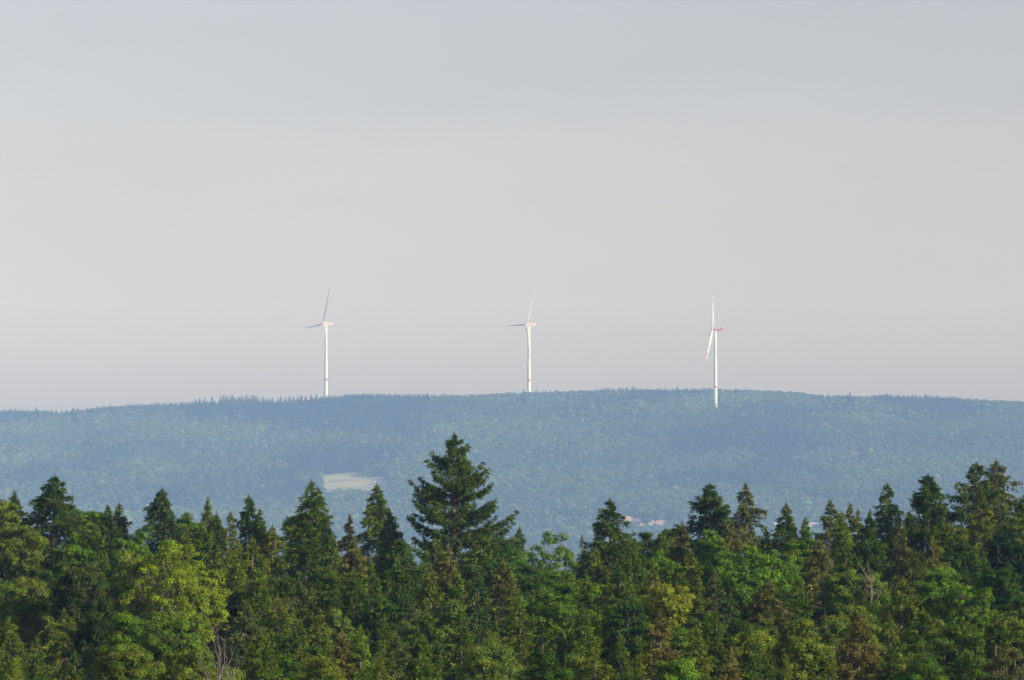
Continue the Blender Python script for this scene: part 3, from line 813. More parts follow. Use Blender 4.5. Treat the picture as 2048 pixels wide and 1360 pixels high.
# kind, px, py (top in the photo), width px, distance m, colour, options, label
SP, BF = 'spruce', 'broadleaf'
TREES = [
 # skyline, left to right
 (BF, 2, 998, 70, 415, OB, {}, 'olive tree cut by the left edge of the picture, beside the small left spruce'),
 (SP, 29, 979, 62, 420, DK, dict(L=9), 'small dark spruce near the left edge, top above the olive tree'),
 (SP, 109, 948, 118, 400, DK, dict(L=13, p=.75, dens=1.25), 'big dense dark spruce, tallest on the left part of the skyline'),
 (BF, 176, 1022, 70, 425, MG, {}, 'low green tree top between the big dense spruce and the twin tops'),
 (SP, 216, 1007, 52, 408, DK, dict(L=9, droop=.25, tipup=1.6), 'left stem of the twin topped spruces'),
 (SP, 239, 1003, 58, 412, GR, dict(L=9, droop=.3), 'right stem of the twin topped spruces'),
 (SP, 324, 974, 92, 410, BL, dict(L=11, droop=.55, hang=.5, p=.72), 'bluish green spruce with spreading drooping boughs behind the yellow green tree'),
 (BF, 374, 1026, 70, 430, MG, {}, 'green tree top right of the bluish spreading spruce'),
 (SP, 416, 992, 66, 418, OL, dict(L=10, p=1.15, irr=.4), 'thin topped spruce with bare leader between two wider spruces'),
 (SP, 433, 1022, 56, 395, GR, dict(L=9), 'short spruce in front of the thin topped one'),
 (SP, 497, 988, 74, 405, DK, dict(L=11, p=.7), 'dark spruce with blunt top left of the far bluish spruce'),
 (SP, 520, 1015, 46, 412, GR, dict(L=9), 'slender spruce leaning against the right side of the blunt topped spruce'),
 (SP, 461, 1020, 62, 372, OL, dict(L=9, dens=.55, gap=.5, pale=1, p=.6), 'thin crowned spruce with a bare pale trunk showing'),
 (SP, 575, 1030, 52, 520, BL, dict(L=8), 'distant bluish spruce just left of the forked spruce'),
 (SP, 622, 957, 84, 402, GR, dict(L=12, p=.72, droop=.6, hang=.7, irr=.4, limbs=[(3.4, 180, 2.6), (4.2, 185, 2.2)]), 'tall forked spruce with hanging boughs below the pale field, higher top'),
 (SP, 636, 971, 60, 404, GR, dict(L=11, droop=.6, hang=.7, irr=.3), 'second lower top of the forked spruce with hanging boughs'),
 (SP, 610, 1032, 92, 362, DK, dict(L=11, p=.62, dens=1.25), 'very dark narrow spruce in front of the forked spruce'),
 (SP, 699, 1026, 62, 395, OR, dict(L=7, irr=.4, dens=.8), 'small orange brown topped spruce left of the open crowned spruce'),
 (SP, 754, 965, 98, 400, GR, dict(L=12, droop=.65, hang=.55, p=.7, irr=.4, gap=.25, limbs=[(5.2, 0, 3.0), (5.6, 5, 3.2)], pale=1), 'open crowned spruce with arching boughs below the right end of the field'),
 (SP, 780, 1018, 70, 392, GR, dict(L=9, droop=.5, hang=.5), 'dense lower spruce merged with the right side of the open crowned spruce'),
 (SP, 909, 863, 104, 388, (.056, .088, .02), dict(maxl=1.2, w=1.08, L=15, p=.85, dens=1.0, gap=.24, irr=.3, space=1.1, slope=.3, tipup=1.6, droop=.2, hang=.25, wave=2.1, per=11, limbs=[(3.5, 178, 2.2), (5.2, 4, 2.9), (6.3, 182, 3.0), (6.3, -3, 3.7), (7.0, 183, 4.1), (8.3, 175, 3.8), (8.2, 6, 3.9), (9.9, 2, 5.9), (9.6, -8, 4.6), (9.9, 186, 4.2)]), 'tallest fir of all with long upturned branches standing above the whole canopy'),
 (SP, 1003, 1049, 46, 560, BL, dict(L=7), 'distant bluish spruce tip right behind the tallest fir'),
 (SP, 1039, 1051, 44, 540, BL, dict(L=7), 'distant dark blunt spruce right of the longest branch of the tallest fir'),
 (BF, 1108, 1062, 112, 455, LG, dict(airy=1, dens=1.0, lobes=18, pale=1), 'airy pale green tree with sky blue hill showing through, left of the central right spruce'),
 (SP, 1164, 1068, 30, 470, BR, dict(L=6, gap=.6, dens=.5), 'thin brownish bare tree top beside the airy tree'),
 (SP, 1220, 994, 104, 385, DK, dict(L=13, p=.62, dens=1.0, tipup=1.6, gap=.2, irr=.32), 'tall dark conical spruce standing alone right of the picture centre'),
 (BF, 1268, 1080, 50, 440, GR, {}, 'small dark tree top close to the right flank of the conical spruce'),
 (BF, 1296, 1065, 56, 450, BL, dict(airy=1), 'small round tree top below the hamlet roofs'),
 (BF, 1338, 1057, 66, 440, GG, {}, 'round brownish green tree top in front of the pale hall'),
 (SP, 1364, 1040, 84, 400, BR, dict(L=9, p=.75, irr=.3), 'brownish spruce with a thin spike in front of the pale hall'),
 (SP, 1420, 964, 92, 415, BL, dict(L=11, p=.62, dens=1.3, cones=.02), 'dense blue green spruce left of the sparse topped one'),
 (SP, 1491, 963, 92, 412, GY, dict(L=11, p=.85, gap=.3, irr=.4, cones=.2), 'sparse topped greyish spruce between the blue green spruce and the drooping one'),
 (SP, 1532, 1052, 50, 400, GR, dict(L=8), 'low spruce between the sparse topped and the drooping spruce'),
 (SP, 1572, 1003, 66, 400, DK, dict(L=10, p=.6, droop=.9, hang=1.0, tipup=.4), 'dark spruce with blunt tuft and strongly drooping boughs'),
 (SP, 1611, 1030, 50, 430, LG, dict(L=8), 'small light green conifer between the drooping and the greyish spruce'),
 (SP, 1660, 996, 60, 440, GY, dict(L=9, p=.75), 'greyish layered spruce on the skyline right of the pale hall'),
 (SP, 1683, 1019, 56, 385, LG, dict(L=10, p=.6, hang=.6), 'fresh green narrow spruce in front of the greyish layered one'),
 (SP, 1700, 1003, 40, 445, GY, dict(L=8, p=.9), 'thin grey spruce tip right of the greyish layered spruce'),
 (SP, 1716, 1015, 36, 445, OL, dict(L=8, p=.9), 'thin olive spruce tip next to the thin grey one'),
 (SP, 1740, 1017, 62, 400, DK, dict(L=10, p=.85), 'dark slim spruce left of the spruce with the stepped outline'),
 (SP, 1774, 963, 70, 418, BL, dict(L=11, p=.7, irr=.4), 'blue green spruce with stepped outline left of the broad dark conifer'),
 (SP, 1856, 946, 104, 405, DK, dict(L=12, p=.55, dens=1.3, tipup=2.0, cones=.02), 'broad dense dark conifer with upswept branches on the right'),
 (SP, 1818, 1018, 48, 410, DK, dict(L=9), 'small dark spruce at the left foot of the broad dense conifer'),
 (SP, 1954, 921, 104, 408, BL, dict(L=13, p=.72, irr=.4, gap=.22, cones=.1), 'left of the two tall firs near the right edge'),
 (SP, 1991, 916, 108, 412, GY, dict(L=13, p=.7, irr=.4, gap=.28, cones=.25), 'right and taller of the two tall firs near the right edge'),
 (SP, 1963, 976, 60, 390, OL, dict(L=10, hang=.5), 'olive spruce in front of the two tall firs'),
 (SP, 2050, 984, 80, 410, DK, dict(L=11), 'dark spruce cut by the right edge of the picture'),
 # second line
 (BF, 34, 1050, 110, 385, OB, {}, 'olive crown under the small left spruce'),
 (BF, 150, 1068, 90, 385, MG, {}, 'green crown at the right foot of the big dense spruce'),
 (SP, 196, 1048, 60, 385, GR, dict(L=9), 'low spruce in front of the twin tops'),
 (BF, 265, 1060, 90, 400, MG, {}, 'green crown between the twin tops and the yellow green tree'),
 (SP, 372, 1050, 66, 380, OL, dict(L=9), 'olive spruce behind the top of the yellow green tree'),
 (BF, 400, 1046, 80, 405, GR, {}, 'dark green crown behind the bare trunked spruce'),
 (SP, 545, 1048, 96, 372, OL, dict(L=10, p=.65, cones=.2), 'olive spruce with level boughs left of the very dark narrow spruce'),
 (SP, 505, 1070, 84, 360, OL, dict(L=10, p=.7), 'olive spruce below the blunt topped spruce'),
 (SP, 664, 1064, 70, 385, GR, dict(L=10, hang=.6), 'green spruce at the right foot of the forked spruce'),
 (SP, 706, 1070, 80, 372, BR, dict(L=9, p=.7, cones=.35), 'brown tinged spruce below the small orange topped one'),
 (SP, 799, 1072, 132, 350, (.05, .09, .018), dict(L=12, p=.68, hang=.7, droop=.5, dens=1.2), 'large fresh green spruce with hanging twigs left below the tallest fir'),
 (SP, 870, 1072, 100, 368, GR, dict(L=11, p=.6), 'green spruce closing the gap left of the fir trunk'),
 (SP, 897, 1082, 60, 362, BR, dict(L=8, cones=.5), 'small spruce with orange brown cones before the fir trunk'),
 (SP, 962, 1062, 90, 378, GR, dict(L=10, p=.65), 'green spruce under the right hand branches of the tallest fir'),
 (BF, 1022, 1094, 150, 365, (.055, .105, .018), dict(lobes=22), 'wide rounded green crown right below the tallest fir'),
 (SP, 1006, 1112, 88, 345, BR, dict(L=10, p=.7, gap=.2, cones=.2), 'brownish spruce standing in front of the wide rounded crown'),
 (BF, 1092, 1134, 120, 372, MG, dict(lobes=20), 'green crown below the airy pale tree'),
 (BF, 1140, 1142, 120, 350, MG, dict(lobes=20), 'green rounded crown left below the conical spruce'),
 (SP, 1192, 1092, 90, 372, OL, dict(L=9, p=.6), 'olive spruce at the left foot of the conical spruce'),
 (SP, 1262, 1090, 92, 370, GR, dict(L=9, p=.6), 'green spruce at the right foot of the conical spruce'),
 (BF, 1310, 1098, 76, 395, MG, {}, 'bright small crown beneath the round tree top below the hamlet'),
 (SP, 1306, 1120, 62, 340, BR, dict(L=9, p=.9), 'brown pointed spruce below the bright small crown'),
 (SP, 1380, 1100, 108, 350, OL, dict(L=11, p=.65, droop=.6, hang=.6), 'dark olive spruce with drooping boughs under the brownish spiked spruce'),
 (BF, 1428, 1058, 90, 398, MG, {}, 'green crown at the foot of the dense blue green spruce'),
 (SP, 1466, 1046, 70, 395, BR, dict(L=8, cones=.3), 'brownish spruce between the dense blue green and the sparse topped spruce'),
 (BF, 1440, 1098, 100, 368, (.085, .145, .02), {}, 'green crown left of the bright green one'),
 (BF, 1512, 1088, 160, 360, BG, dict(lobes=24, leaf=1.15), 'brightest fresh green crown in the right half'),
 (BF, 1560, 1100, 80, 368, (.085, .135, .02), {}, 'fresh green crown under the drooping dark spruce'),
 (BF, 1604, 1058, 80, 400, MG, {}, 'green crown behind the brown narrow spruce, under the small light conifer'),
 (SP, 1637, 1074, 74, 350, BR, dict(L=11, p=.65, cones=.4), 'brown narrow spruce below the greyish layered one'),
 (SP, 1690, 1070, 66, 370, GR, dict(L=10, hang=.6), 'green spruce right of the brown narrow spruce'),
 (BF, 1735, 1078, 96, 385, DG, {}, 'dark rounded crown under the dark slim spruce'),
 (SP, 1798, 1040, 120, 355, (.062, .078, .024), dict(L=12, p=.75, gap=.22, irr=.3, cones=.15), 'large olive spruce with layered boughs below the stepped spruce'),
 (SP, 1866, 1070, 84, 365, BR, dict(L=9, p=.6, cones=.25), 'brown olive spruce below the broad dense conifer'),
 (BF, 1925, 1074, 120, 375, DG, {}, 'dark green crown between the brown olive spruce and the dark edge crown'),
 (BF, 1905, 1048, 80, 398, OB, {}, 'olive crown between the broad conifer and the two firs'),
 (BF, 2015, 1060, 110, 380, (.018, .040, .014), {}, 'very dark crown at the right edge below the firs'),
 (BF, 2040, 1035, 80, 395, OL, {}, 'olive crown under the dark spruce cut by the right edge'),
 # third line
 (BF, 55, 1152, 130, 315, OB, dict(lobes=20), 'olive rounded crown at the left edge, middle height'),
 (SP, 128, 1105, 100, 345, DK, dict(L=11, hang=.7), 'dark drooping spruce under the big dense spruce'),
 (BF, 160, 1128, 110, 310, (.045, .06, .018), dict(bare=14, pale=1), 'dark crown with bare pale branches left of the yellow green tree'),  # leaf colour darkened to stand in for the shaded pocket here
 (BF, 320, 1078, 200, 318, YB, dict(lobes=34, bare=26, pale=1, dens=1.1, airy=1, clumps=34), 'large yellow green tree with pale limbs, the brightest crown on the left'),
 (BF, 395, 1122, 120, 325, YB, dict(lobes=22, bare=16, pale=1, airy=1, clumps=34), 'right part of the yellow green canopy, a separate rounder crown'),
 (BF, 268, 1140, 110, 322, OB, dict(lobes=18, bare=8, pale=1), 'olive crown at the left flank of the yellow green tree'),
 (SP, 462, 1092, 84, 345, OL, dict(L=10, p=.6), 'olive spruce under the bare trunked one'),
 (SP, 520, 1136, 96, 335, GR, dict(L=11, hang=.8, p=.6), 'grey green spruce below the olive spruces'),
 (SP, 560, 1116, 76, 342, DK, dict(L=11, hang=.8, p=.6), 'dark green spruce at the left flank of the very dark spruce'),
 (SP, 660, 1130, 96, 338, GR, dict(L=11, hang=.8), 'spruce with curtain like twigs right of the very dark spruce'),
 (SP, 706, 1134, 86, 335, GR, dict(L=11, hang=.7, p=.6), 'grey green spruce below the brown tinged spruce'),
 (SP, 742, 1118, 84, 345, GR, dict(L=10), 'green spruce between the brown tinged and the large fresh green one'),
 (SP, 862, 1128, 84, 340, OL, dict(L=10, hang=.6), 'olive green spruce right of the large fresh green spruce'),
 (SP, 912, 1140, 84, 335, GR, dict(L=10), 'green spruce below the small cone bearing spruce'),
 (SP, 955, 1136, 74, 322, BL, dict(L=11, hang=1.0, droop=.7, tipup=.3), 'bluish spruce with long hanging twigs left of the brownish one'),
 (BF, 1095, 1170, 170, 325, MG, dict(lobes=26), 'largest mid green crown below the centre right'),
 (SP, 1172, 1140, 70, 338, GR, dict(L=9), 'small green spruce right of the rounded green crown'),
 (SP, 1240, 1130, 120, 335, GR, dict(L=10, p=.6, droop=.3), 'layered spruce below the conical spruce'),
 (SP, 1256, 1188, 150, 308, (.042, .08, .026), dict(L=11, p=.55, droop=.3, hang=.3), 'wide spruce with level shelf like boughs'),
 (BF, 1342, 1168, 112, 318, YG, dict(lobes=20), 'yellow topped rounded crown between the shelf like spruce and the drooping one'),
 (SP, 1398, 1182, 100, 310, GR, dict(L=10, hang=.6), 'olive green spruce right below the yellow topped one'),
 (SP, 1430, 1134, 76, 335, GY, dict(L=11, hang=.7), 'grey green spruce below the dark olive drooping spruce'),
 (SP, 1461, 1182, 56, 312, BL, dict(L=10, p=.6), 'slim bluish spruce left of the brown olive spruce'),
 (SP, 1538, 1155, 116, 322, (.088, .088, .026), dict(L=12, p=.6, cones=.25, pale=1), 'tall brown olive spruce below the brightest crown'),
 (BF, 1500, 1172, 70, 335, (.085, .13, .02), {}, 'small green crown under the brightest crown'),
 (SP, 1596, 1150, 80, 335, GR, dict(L=10), 'green spruce left below the brown narrow spruce'),
 (BF, 1694, 1138, 110, 345, GG, dict(bare=6), 'grey green crown right of the brown narrow spruce'),
 (BF, 1745, 1146, 80, 340, GG, dict(bare=22, pale=1, dens=.6), 'half dead crown with bare whitish branches'),
 (SP, 1806, 1150, 110, 325, OL, dict(L=10, p=.6, hang=.6), 'olive spruce beneath the large layered one'),
 (BF, 1880, 1132, 110, 345, LG, {}, 'light green crown below the brown olive spruce on the right'),
 (BF, 1935, 1166, 130, 325, MG, dict(lobes=20), 'rounded green crown on the right, middle height'),
 (BF, 2000, 1132, 100, 350, DG, {}, 'dark crown right under the very dark edge crown'),
 (BF, 2035, 1190, 110, 330, DG, {}, 'dark green crown at the right edge, middle height'),
 # front line
 (SP, 18, 1232, 110, 270, OL, dict(L=10, p=.6), 'olive spruce in the lower left corner'),
 (SP, 74, 1270, 110, 255, GR, dict(L=9, p=.6), 'green spruce rising from the bottom edge near the left corner'),
 (SP, 128, 1214, 80, 290, OL, dict(L=10, hang=.7, p=.6), 'dark olive spruce above the bottom edge, left'),
 (BF, 196, 1218, 110, 285, (.035, .05, .014), dict(bare=10, pale=1), 'shadowy crown under the yellow green tree'),  # deep shade of this pocket is put into the leaf colour
 (BF, 262, 1228, 90, 280, MG, dict(bare=6), 'mid green crown below the left flank of the yellow green tree'),
 (BF, 345, 1224, 150, 275, (.10, .15, .02), dict(lobes=22, bare=8, pale=1), 'bright olive crown in front of the yellow green tree'),
 (BF, 250, 1290, 120, 245, OL, dict(bare=8), 'olive shrubby crown at the bottom edge below the yellow green tree'),
 (BF, 370, 1300, 130, 240, OB, dict(bare=8), 'olive green crown at the bottom edge left of the dead snag'),
 (SP, 490, 1198, 100, 300, GY, dict(L=10, hang=.8, p=.6), 'grey green spruce right of the bright olive one'),
 (SP, 555, 1186, 96, 305, OL, dict(L=11, hang=.9, p=.6), 'grey green spruce under the very dark narrow spruce'),
 (SP, 520, 1254, 116, 262, GR, dict(L=11, hang=.8, p=.6), 'dark green spruce right of the dead snag'),
 (SP, 600, 1232, 80, 288, GR, dict(L=9, hang=.8), 'drooping spruce low under the very dark one'),
 (SP, 640, 1214, 76, 295, OL, dict(L=10, hang=.6), 'olive spruce left of the orange tinged tree'),
 (SP, 684, 1256, 74, 262, OR, dict(L=9, p=.6, cones=.5), 'orange tinged conifer near the bottom edge'),
 (SP, 720, 1248, 76, 262, LG, dict(L=9, hang=.6), 'light green spruce touching the orange tinged conifer'),
 (SP, 768, 1228, 90, 285, GR, dict(L=10, hang=.7), 'green spruce below the large fresh green spruce'),
 (SP, 836, 1248, 96, 268, GR, dict(L=10, hang=.9), 'mid green spruce at the bottom, under the hanging spruces'),
 (SP, 850, 1196, 84, 305, GR, dict(L=10, hang=.7), 'spruce with hanging twigs right below the large fresh green one'),
 (SP, 922, 1214, 84, 298, GR, dict(L=10), 'green spruce left of the grey willow like crown'),
 (BF, 985, 1272, 150, 258, GG, dict(lobes=22, leaf=.85, droop=.3), 'grey green willow like crown at the bottom edge'),
 (SP, 1040, 1198, 96, 302, OL, dict(L=10, hang=.8), 'mid green spruce below the brownish spruce'),
 (SP, 1085, 1236, 96, 275, DK, dict(L=10, hang=.6, p=.6), 'dark spruce under the largest mid green one'),
 (SP, 1165, 1208, 96, 290, GR, dict(L=10, hang=.8), 'green spruce left below the shelf like spruce'),
 (SP, 1190, 1274, 110, 250, OL, dict(L=9, hang=.8, p=.6), 'olive spruce at the bottom edge left of the orange brown spruce'),
 (SP, 1240, 1262, 80, 262, GR, dict(L=9), 'green spruce under the shelf like boughs'),
 (SP, 1321, 1220, 84, 280, (.13, .095, .028), dict(L=10, p=.6, cones=.5), 'orange brown spruce before the yellow topped crown'),
 (SP, 1392, 1248, 110, 268, OL, dict(L=10, hang=.7, p=.6), 'olive green spruce right of the orange brown spruce'),
 (BF, 1352, 1316, 100, 238, (.095, .165, .02), {}, 'bright green low crown at the bottom edge'),
 (SP, 1463, 1292, 80, 240, OR, dict(L=8, p=.7, cones=.5, pale=1), 'small orange spruce at the bottom edge'),
 (SP, 1432, 1218, 66, 292, GR, dict(L=10, hang=.6), 'dark green spruce under the slim bluish spruce'),
 (SP, 1500, 1248, 66, 278, GR, dict(L=10, hang=.8), 'grey green spruce left under the brown olive spruce'),
 (BF, 1600, 1236, 110, 285, OB, {}, 'light olive crown right of the brown olive spruce'),
 (SP, 1650, 1224, 76, 292, GY, dict(L=10, hang=.6), 'grey green spruce left of the brown spruce at the bottom'),
 (SP, 1718, 1222, 116, 268, (.105, .085, .03), dict(L=11, p=.6, cones=.35, pale=1), 'large brown spruce rising from the bottom edge on the right'),
 (SP, 1783, 1288, 80, 248, DK, dict(L=9), 'dark spruce at the bottom edge right of the large brown one'),
 (SP, 1778, 1222, 70, 300, OL, dict(L=9), 'olive spruce right of the large brown one'),
 (SP, 1846, 1212, 106, 292, GR, dict(L=11, hang=.6, p=.6), 'dark green spruce below the olive spruce on the right'),
 (BF, 1918, 1250, 130, 278, (.07, .11, .02), {}, 'green crown below the rounded green crown on the right'),
 (SP, 1990, 1224, 110, 290, DK, dict(L=10, hang=.6, p=.6), 'dark green spruce near the right edge, lower part'),
 (BF, 1840, 1304, 120, 240, (.07, .115, .02), {}, 'green crown at the bottom edge left of the brownish bare tree'),
 (BF, 2020, 1298, 110, 245, (.10, .10, .04), dict(airy=1, bare=30, pale=1, dens=.7), 'brownish half bare tree in the lower right corner'),
 (SP, 1940, 1308, 100, 232, DK, dict(L=9, hang=.6), 'dark spruce on the bottom edge near the right corner'),
 (SP, 1570, 1304, 90, 232, OL, dict(L=9, hang=.5), 'olive spruce on the bottom edge below the brown olive spruce'),
 (BF, 640, 1312, 110, 236, OB, {}, 'olive crown on the bottom edge left of the orange tinged conifer'),
 (SP, 760, 1304, 96, 234, OL, dict(L=9, hang=.6), 'olive spruce on the bottom edge below the green spruce'),
 (SP, 880, 1304, 96, 234, GR, dict(L=9, hang=.7), 'dark green spruce on the bottom edge left of the willow like crown'),
 (BF, 1090, 1310, 110, 240, DG, {}, 'dark crown on the bottom edge right of the willow like crown'),
 (BF, 20, 1322, 110, 232, OB, {}, 'olive crown on the bottom edge in the left corner'),
 (SP, 150, 1298, 96, 236, DK, dict(L=9, hang=.5), 'dark spruce on the bottom edge, left part'),
 (SP, 1280, 1308, 90, 232, OL, dict(L=9, hang=.6), 'olive spruce on the bottom edge under the orange brown spruce'),
 (SP, 1660, 1302, 90, 236, OL, dict(L=9, hang=.6), 'olive spruce on the bottom edge left of the large brown spruce'),
 # trees seen in part between the others
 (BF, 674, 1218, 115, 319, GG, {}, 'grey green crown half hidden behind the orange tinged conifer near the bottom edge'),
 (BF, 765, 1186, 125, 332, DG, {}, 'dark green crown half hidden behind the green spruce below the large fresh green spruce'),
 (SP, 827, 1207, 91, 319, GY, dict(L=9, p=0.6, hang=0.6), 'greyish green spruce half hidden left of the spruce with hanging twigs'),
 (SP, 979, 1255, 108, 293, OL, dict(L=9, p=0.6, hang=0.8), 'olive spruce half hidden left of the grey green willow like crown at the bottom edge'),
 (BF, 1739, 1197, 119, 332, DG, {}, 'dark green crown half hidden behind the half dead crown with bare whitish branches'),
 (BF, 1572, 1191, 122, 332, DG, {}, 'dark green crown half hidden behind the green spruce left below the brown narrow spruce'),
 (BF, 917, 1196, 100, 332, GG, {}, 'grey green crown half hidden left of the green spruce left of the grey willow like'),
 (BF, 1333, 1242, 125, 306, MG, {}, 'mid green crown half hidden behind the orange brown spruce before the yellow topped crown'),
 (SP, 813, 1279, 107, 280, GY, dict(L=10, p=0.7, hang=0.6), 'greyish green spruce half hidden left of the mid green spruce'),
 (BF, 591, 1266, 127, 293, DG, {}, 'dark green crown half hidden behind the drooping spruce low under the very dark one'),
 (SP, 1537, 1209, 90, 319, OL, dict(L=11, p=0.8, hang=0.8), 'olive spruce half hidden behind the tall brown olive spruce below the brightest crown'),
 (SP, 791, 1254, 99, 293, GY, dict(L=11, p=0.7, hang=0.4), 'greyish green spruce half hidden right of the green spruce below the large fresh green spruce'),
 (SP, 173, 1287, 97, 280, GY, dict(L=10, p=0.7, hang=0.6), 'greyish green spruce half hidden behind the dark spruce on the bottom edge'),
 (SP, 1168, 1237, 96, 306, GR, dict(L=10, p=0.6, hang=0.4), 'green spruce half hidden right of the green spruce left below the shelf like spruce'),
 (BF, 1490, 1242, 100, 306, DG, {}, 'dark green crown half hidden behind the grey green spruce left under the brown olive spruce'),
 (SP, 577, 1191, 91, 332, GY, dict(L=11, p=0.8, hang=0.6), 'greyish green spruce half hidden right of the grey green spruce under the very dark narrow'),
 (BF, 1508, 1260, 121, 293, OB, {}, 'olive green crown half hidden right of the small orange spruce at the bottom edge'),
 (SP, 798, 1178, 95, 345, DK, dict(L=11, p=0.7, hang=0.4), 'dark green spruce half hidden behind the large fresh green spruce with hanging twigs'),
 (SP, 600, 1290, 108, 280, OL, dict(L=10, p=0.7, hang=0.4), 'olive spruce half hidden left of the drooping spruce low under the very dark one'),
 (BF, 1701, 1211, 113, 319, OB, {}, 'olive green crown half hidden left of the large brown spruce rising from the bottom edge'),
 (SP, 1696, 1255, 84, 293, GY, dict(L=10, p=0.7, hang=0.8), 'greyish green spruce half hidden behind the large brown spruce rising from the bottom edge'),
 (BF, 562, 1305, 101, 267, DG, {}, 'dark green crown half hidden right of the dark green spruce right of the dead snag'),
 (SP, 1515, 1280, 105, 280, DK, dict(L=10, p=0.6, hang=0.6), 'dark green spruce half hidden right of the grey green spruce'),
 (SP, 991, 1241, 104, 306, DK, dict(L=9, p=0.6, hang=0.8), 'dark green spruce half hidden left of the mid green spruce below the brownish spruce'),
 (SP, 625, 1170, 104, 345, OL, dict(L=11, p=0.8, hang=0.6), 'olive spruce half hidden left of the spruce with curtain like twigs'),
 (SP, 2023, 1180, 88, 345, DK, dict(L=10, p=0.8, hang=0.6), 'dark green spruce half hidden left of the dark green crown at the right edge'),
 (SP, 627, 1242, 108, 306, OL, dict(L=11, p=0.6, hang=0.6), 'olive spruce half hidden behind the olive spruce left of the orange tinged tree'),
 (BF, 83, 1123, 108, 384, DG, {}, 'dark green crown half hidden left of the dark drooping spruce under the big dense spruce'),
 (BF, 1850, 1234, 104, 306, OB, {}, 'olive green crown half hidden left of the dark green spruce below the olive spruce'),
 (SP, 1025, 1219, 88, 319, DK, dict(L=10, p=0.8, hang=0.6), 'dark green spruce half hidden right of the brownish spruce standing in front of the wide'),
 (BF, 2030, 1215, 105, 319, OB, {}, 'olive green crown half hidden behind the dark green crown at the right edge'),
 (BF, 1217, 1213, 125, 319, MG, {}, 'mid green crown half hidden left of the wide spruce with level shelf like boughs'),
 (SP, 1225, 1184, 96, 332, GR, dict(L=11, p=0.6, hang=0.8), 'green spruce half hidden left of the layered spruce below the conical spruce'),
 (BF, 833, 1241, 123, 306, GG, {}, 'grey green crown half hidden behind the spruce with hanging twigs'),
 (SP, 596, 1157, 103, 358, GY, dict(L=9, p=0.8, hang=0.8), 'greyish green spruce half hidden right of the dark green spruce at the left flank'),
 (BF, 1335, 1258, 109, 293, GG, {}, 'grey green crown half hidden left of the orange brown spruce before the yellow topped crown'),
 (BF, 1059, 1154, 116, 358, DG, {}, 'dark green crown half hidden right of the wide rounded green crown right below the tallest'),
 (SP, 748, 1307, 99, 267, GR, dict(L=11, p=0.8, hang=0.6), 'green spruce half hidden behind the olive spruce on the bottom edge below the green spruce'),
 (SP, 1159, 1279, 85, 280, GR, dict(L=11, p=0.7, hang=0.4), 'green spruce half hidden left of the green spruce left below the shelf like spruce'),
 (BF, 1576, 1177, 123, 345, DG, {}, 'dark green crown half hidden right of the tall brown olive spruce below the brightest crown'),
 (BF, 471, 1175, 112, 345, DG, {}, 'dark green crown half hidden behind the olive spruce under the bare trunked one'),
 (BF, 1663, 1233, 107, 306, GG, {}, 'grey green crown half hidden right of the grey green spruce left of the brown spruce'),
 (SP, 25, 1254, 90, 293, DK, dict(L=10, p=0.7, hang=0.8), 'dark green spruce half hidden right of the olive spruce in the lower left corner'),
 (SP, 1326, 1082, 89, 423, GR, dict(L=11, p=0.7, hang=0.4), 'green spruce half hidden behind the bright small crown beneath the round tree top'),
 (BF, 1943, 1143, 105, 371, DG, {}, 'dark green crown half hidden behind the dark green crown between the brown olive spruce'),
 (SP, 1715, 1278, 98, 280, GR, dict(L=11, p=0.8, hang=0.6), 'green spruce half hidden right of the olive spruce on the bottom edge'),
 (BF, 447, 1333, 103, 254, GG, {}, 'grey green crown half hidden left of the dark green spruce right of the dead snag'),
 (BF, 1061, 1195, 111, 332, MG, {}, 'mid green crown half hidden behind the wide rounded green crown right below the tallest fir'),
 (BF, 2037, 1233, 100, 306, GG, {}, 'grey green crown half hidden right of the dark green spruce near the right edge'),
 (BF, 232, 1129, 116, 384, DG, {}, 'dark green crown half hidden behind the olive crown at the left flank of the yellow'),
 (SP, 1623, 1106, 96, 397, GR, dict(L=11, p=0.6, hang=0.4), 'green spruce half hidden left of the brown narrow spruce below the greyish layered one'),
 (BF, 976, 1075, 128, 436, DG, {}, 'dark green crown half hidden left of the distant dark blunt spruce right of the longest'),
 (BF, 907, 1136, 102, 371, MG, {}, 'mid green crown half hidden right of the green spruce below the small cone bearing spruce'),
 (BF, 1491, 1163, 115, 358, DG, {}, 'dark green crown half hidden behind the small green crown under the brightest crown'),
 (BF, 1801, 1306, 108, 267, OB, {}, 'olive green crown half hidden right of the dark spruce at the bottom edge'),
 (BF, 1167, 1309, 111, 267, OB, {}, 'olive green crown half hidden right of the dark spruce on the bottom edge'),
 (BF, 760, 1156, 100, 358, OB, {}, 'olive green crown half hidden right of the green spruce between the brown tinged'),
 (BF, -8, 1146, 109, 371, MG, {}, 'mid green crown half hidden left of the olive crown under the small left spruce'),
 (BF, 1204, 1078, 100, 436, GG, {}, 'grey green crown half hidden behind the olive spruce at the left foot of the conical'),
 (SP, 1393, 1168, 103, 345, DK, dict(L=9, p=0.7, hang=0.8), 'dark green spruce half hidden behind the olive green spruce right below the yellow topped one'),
 (SP, 1083, 1170, 100, 345, GY, dict(L=10, p=0.6, hang=0.4), 'greyish green spruce half hidden left of the largest mid green crown below the centre'),
 (SP, 1215, 1150, 107, 358, GR, dict(L=10, p=0.6, hang=0.4), 'green spruce half hidden right of the small green spruce right of the rounded green crown'),
 (BF, 1366, 1117, 121, 384, MG, {}, 'mid green crown half hidden left of the dark olive spruce with drooping boughs'),
 (BF, 664, 1121, 117, 384, OB, {}, 'olive green crown half hidden behind the green spruce at the right foot of the forked'),
 (BF, 1005, 1073, 103, 449, GG, {}, 'grey green crown half hidden right of the green spruce under the right hand branches'),
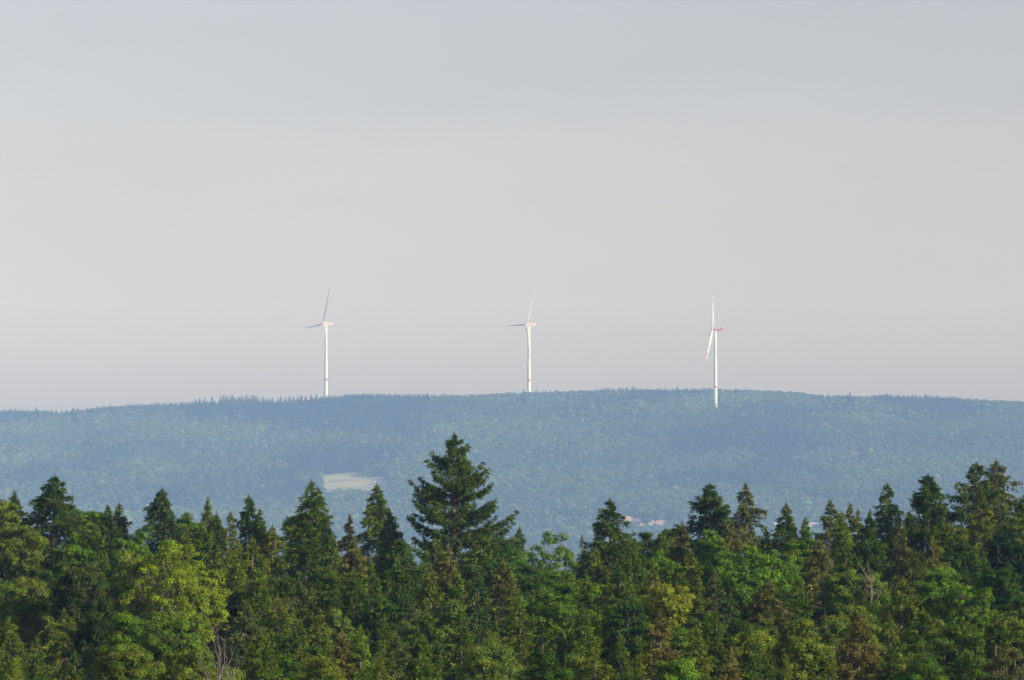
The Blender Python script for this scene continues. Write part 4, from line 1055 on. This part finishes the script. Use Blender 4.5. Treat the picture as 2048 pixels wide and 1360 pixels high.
 (SP, 1332, 1080, 101, 436, GR, dict(L=10, p=0.6, hang=0.4), 'green spruce half hidden left of the round brownish green tree top in front'),
 (SP, 1194, 1136, 93, 371, GR, dict(L=11, p=0.6, hang=0.8), 'green spruce half hidden right of the olive spruce at the left foot of the conical'),
]
tot = 0
for i, (kind, px, py, w, Y, col, o, label) in enumerate(TREES):
    top = at(px, py, Y)
    R = w * 0.5 * Y / F
    o = dict(o)
    if kind == SP:
        L = o.get('L', 10)
        crown, trunk, foot, n = near_spruce(1000 + i, top, L, R * o.get('w', 1.22 if py < 1035 and Y > 385 else 1.1), col, o)
        name, cat = 'spruce_tree', 'spruce tree'
    else:
        crown, trunk, foot, n = near_broadleaf(1000 + i, top, o.get('Hc', max(6.0, R * 3.1)), R * 1.15, col, o)
        name, cat = 'broadleaf_tree', 'broadleaf tree'
    tot += n
    root = empty(name, (top.x * K, top.y * K, foot * K)); root.scale = (K, K, K)
    tag(root, label, cat, 'spruces and firs of the near forest' if kind == SP else 'broadleaf trees of the near forest')
    link('trunk', trunk, root); link('crown', crown, root)
print('near leaves', tot, 'trees', len(TREES))

# dead snag at the bottom edge
def snag(px, py, Y, label, nbr=16, spread=1.0, seed=1):
    r = random.Random(seed); top = at(px, py, Y); fz = gzn(top.x, top.y); H = top.z - fz
    g_ = Geo(); g_.tube([(0, 0, 0), (0.1, 0, H * .5), (0, 0, H - 3), (0.1, 0, H)], [.2, .14, .06, .012], 7)
    for k in range(nbr):
        z = H - 4.2 + 3.6 * k / nbr; a = r.uniform(0, 6.28); l = r.uniform(.9, 1.9) * spread
        p0 = Vector((0, 0, z)); p1 = p0 + Vector((math.cos(a) * l * .4, math.sin(a) * l * .4, l * .55)); p2 = p1 + Vector((math.cos(a + .3) * l * .35, math.sin(a) * l * .3, l * .75))
        g_.tube([p0, p1, p2], [.028, .018, .006], 4)
        for q in range(3):
            b = p1.lerp(p2, q / 3); g_.tube([b, b + Vector((r.uniform(-.4, .4), r.uniform(-.4, .4), r.uniform(.2, .6)))], [.018, .005], 3)
    o = link('dead_tree', g_.mesh('dead_tree', [M_PALEBARK]), None, (top.x * K, top.y * K, fz * K)); o.scale = (K, K, K)
    tag(o, label, 'dead tree')
snag(437, 1296, 236, 'leafless grey brown dead tree with upright twigs at the bottom edge', 24, 1.1, 3)
snag(1742, 1140, 333, 'leafless whitish dead tree leaning out of the grey green crown', 12, 1.2, 6)
for px, py, Y, lb in ((367, 858, 6450, 'pale bare trunk standing on the far hillside left of the leftmost turbine, taller of two'), (426, 860, 6440, 'pale bare trunk on the far hillside, the one nearer the leftmost turbine')):
    top = at(px, py, Y); fz = gz(top.x, Y); H = max(24, top.z - fz)
    g_ = Geo(); g_.tube([(0, 0, 0), (0.4, 0, H * .6), (0, 0, H)], [.8, .6, .2], 6)
    for k in range(9):
        a = k * 2.4; z = H * (.5 + .05 * k); g_.tube([(0, 0, z), (math.cos(a) * 2, math.sin(a) * 2, z + 1.6)], [.25, .08], 4)
    o = link('dead_tree', g_.mesh('dead_tree', [plain('bleached_wood', (0.24, 0.21, 0.18), .9)]), None, (top.x, Y, fz)); tag(o, lb, 'dead tree', 'pale dead trunks on the far hillside')

# ------------------------------------------------------------------ haze
hz = Geo()
zmin = float(GZ.min())
x0, x1, y0, y1, z0, z1 = -3010, 3010, -260, 9010, zmin - 1.0, 262.0
hz.add([(x0, y0, z0), (x1, y0, z0), (x1, y1, z0), (x0, y1, z0), (x0, y0, z1), (x1, y0, z1), (x1, y1, z1), (x0, y1, z1)],
       [(0, 3, 2, 1), (4, 5, 6, 7), (0, 1, 5, 4), (1, 2, 6, 5), (2, 3, 7, 6), (3, 0, 4, 7)])
hm = bpy.data.materials.new('haze'); hm.use_nodes = True
hn = hm.node_tree.nodes; hn.clear()
ho = hn.new('ShaderNodeOutputMaterial'); pv = hn.new('ShaderNodeVolumePrincipled')
pv.inputs['Density'].default_value = HAZE_D
pv.inputs['Color'].default_value = (*HAZE_C, 1)
pv.inputs['Absorption Color'].default_value = (1, 1, 1, 1)
pv.inputs['Anisotropy'].default_value = -0.25
hm.node_tree.links.new(pv.outputs[0], ho.inputs['Volume'])
ho_ = link('haze', hz.mesh('haze', [hm]))
tag(ho_, kind='stuff')
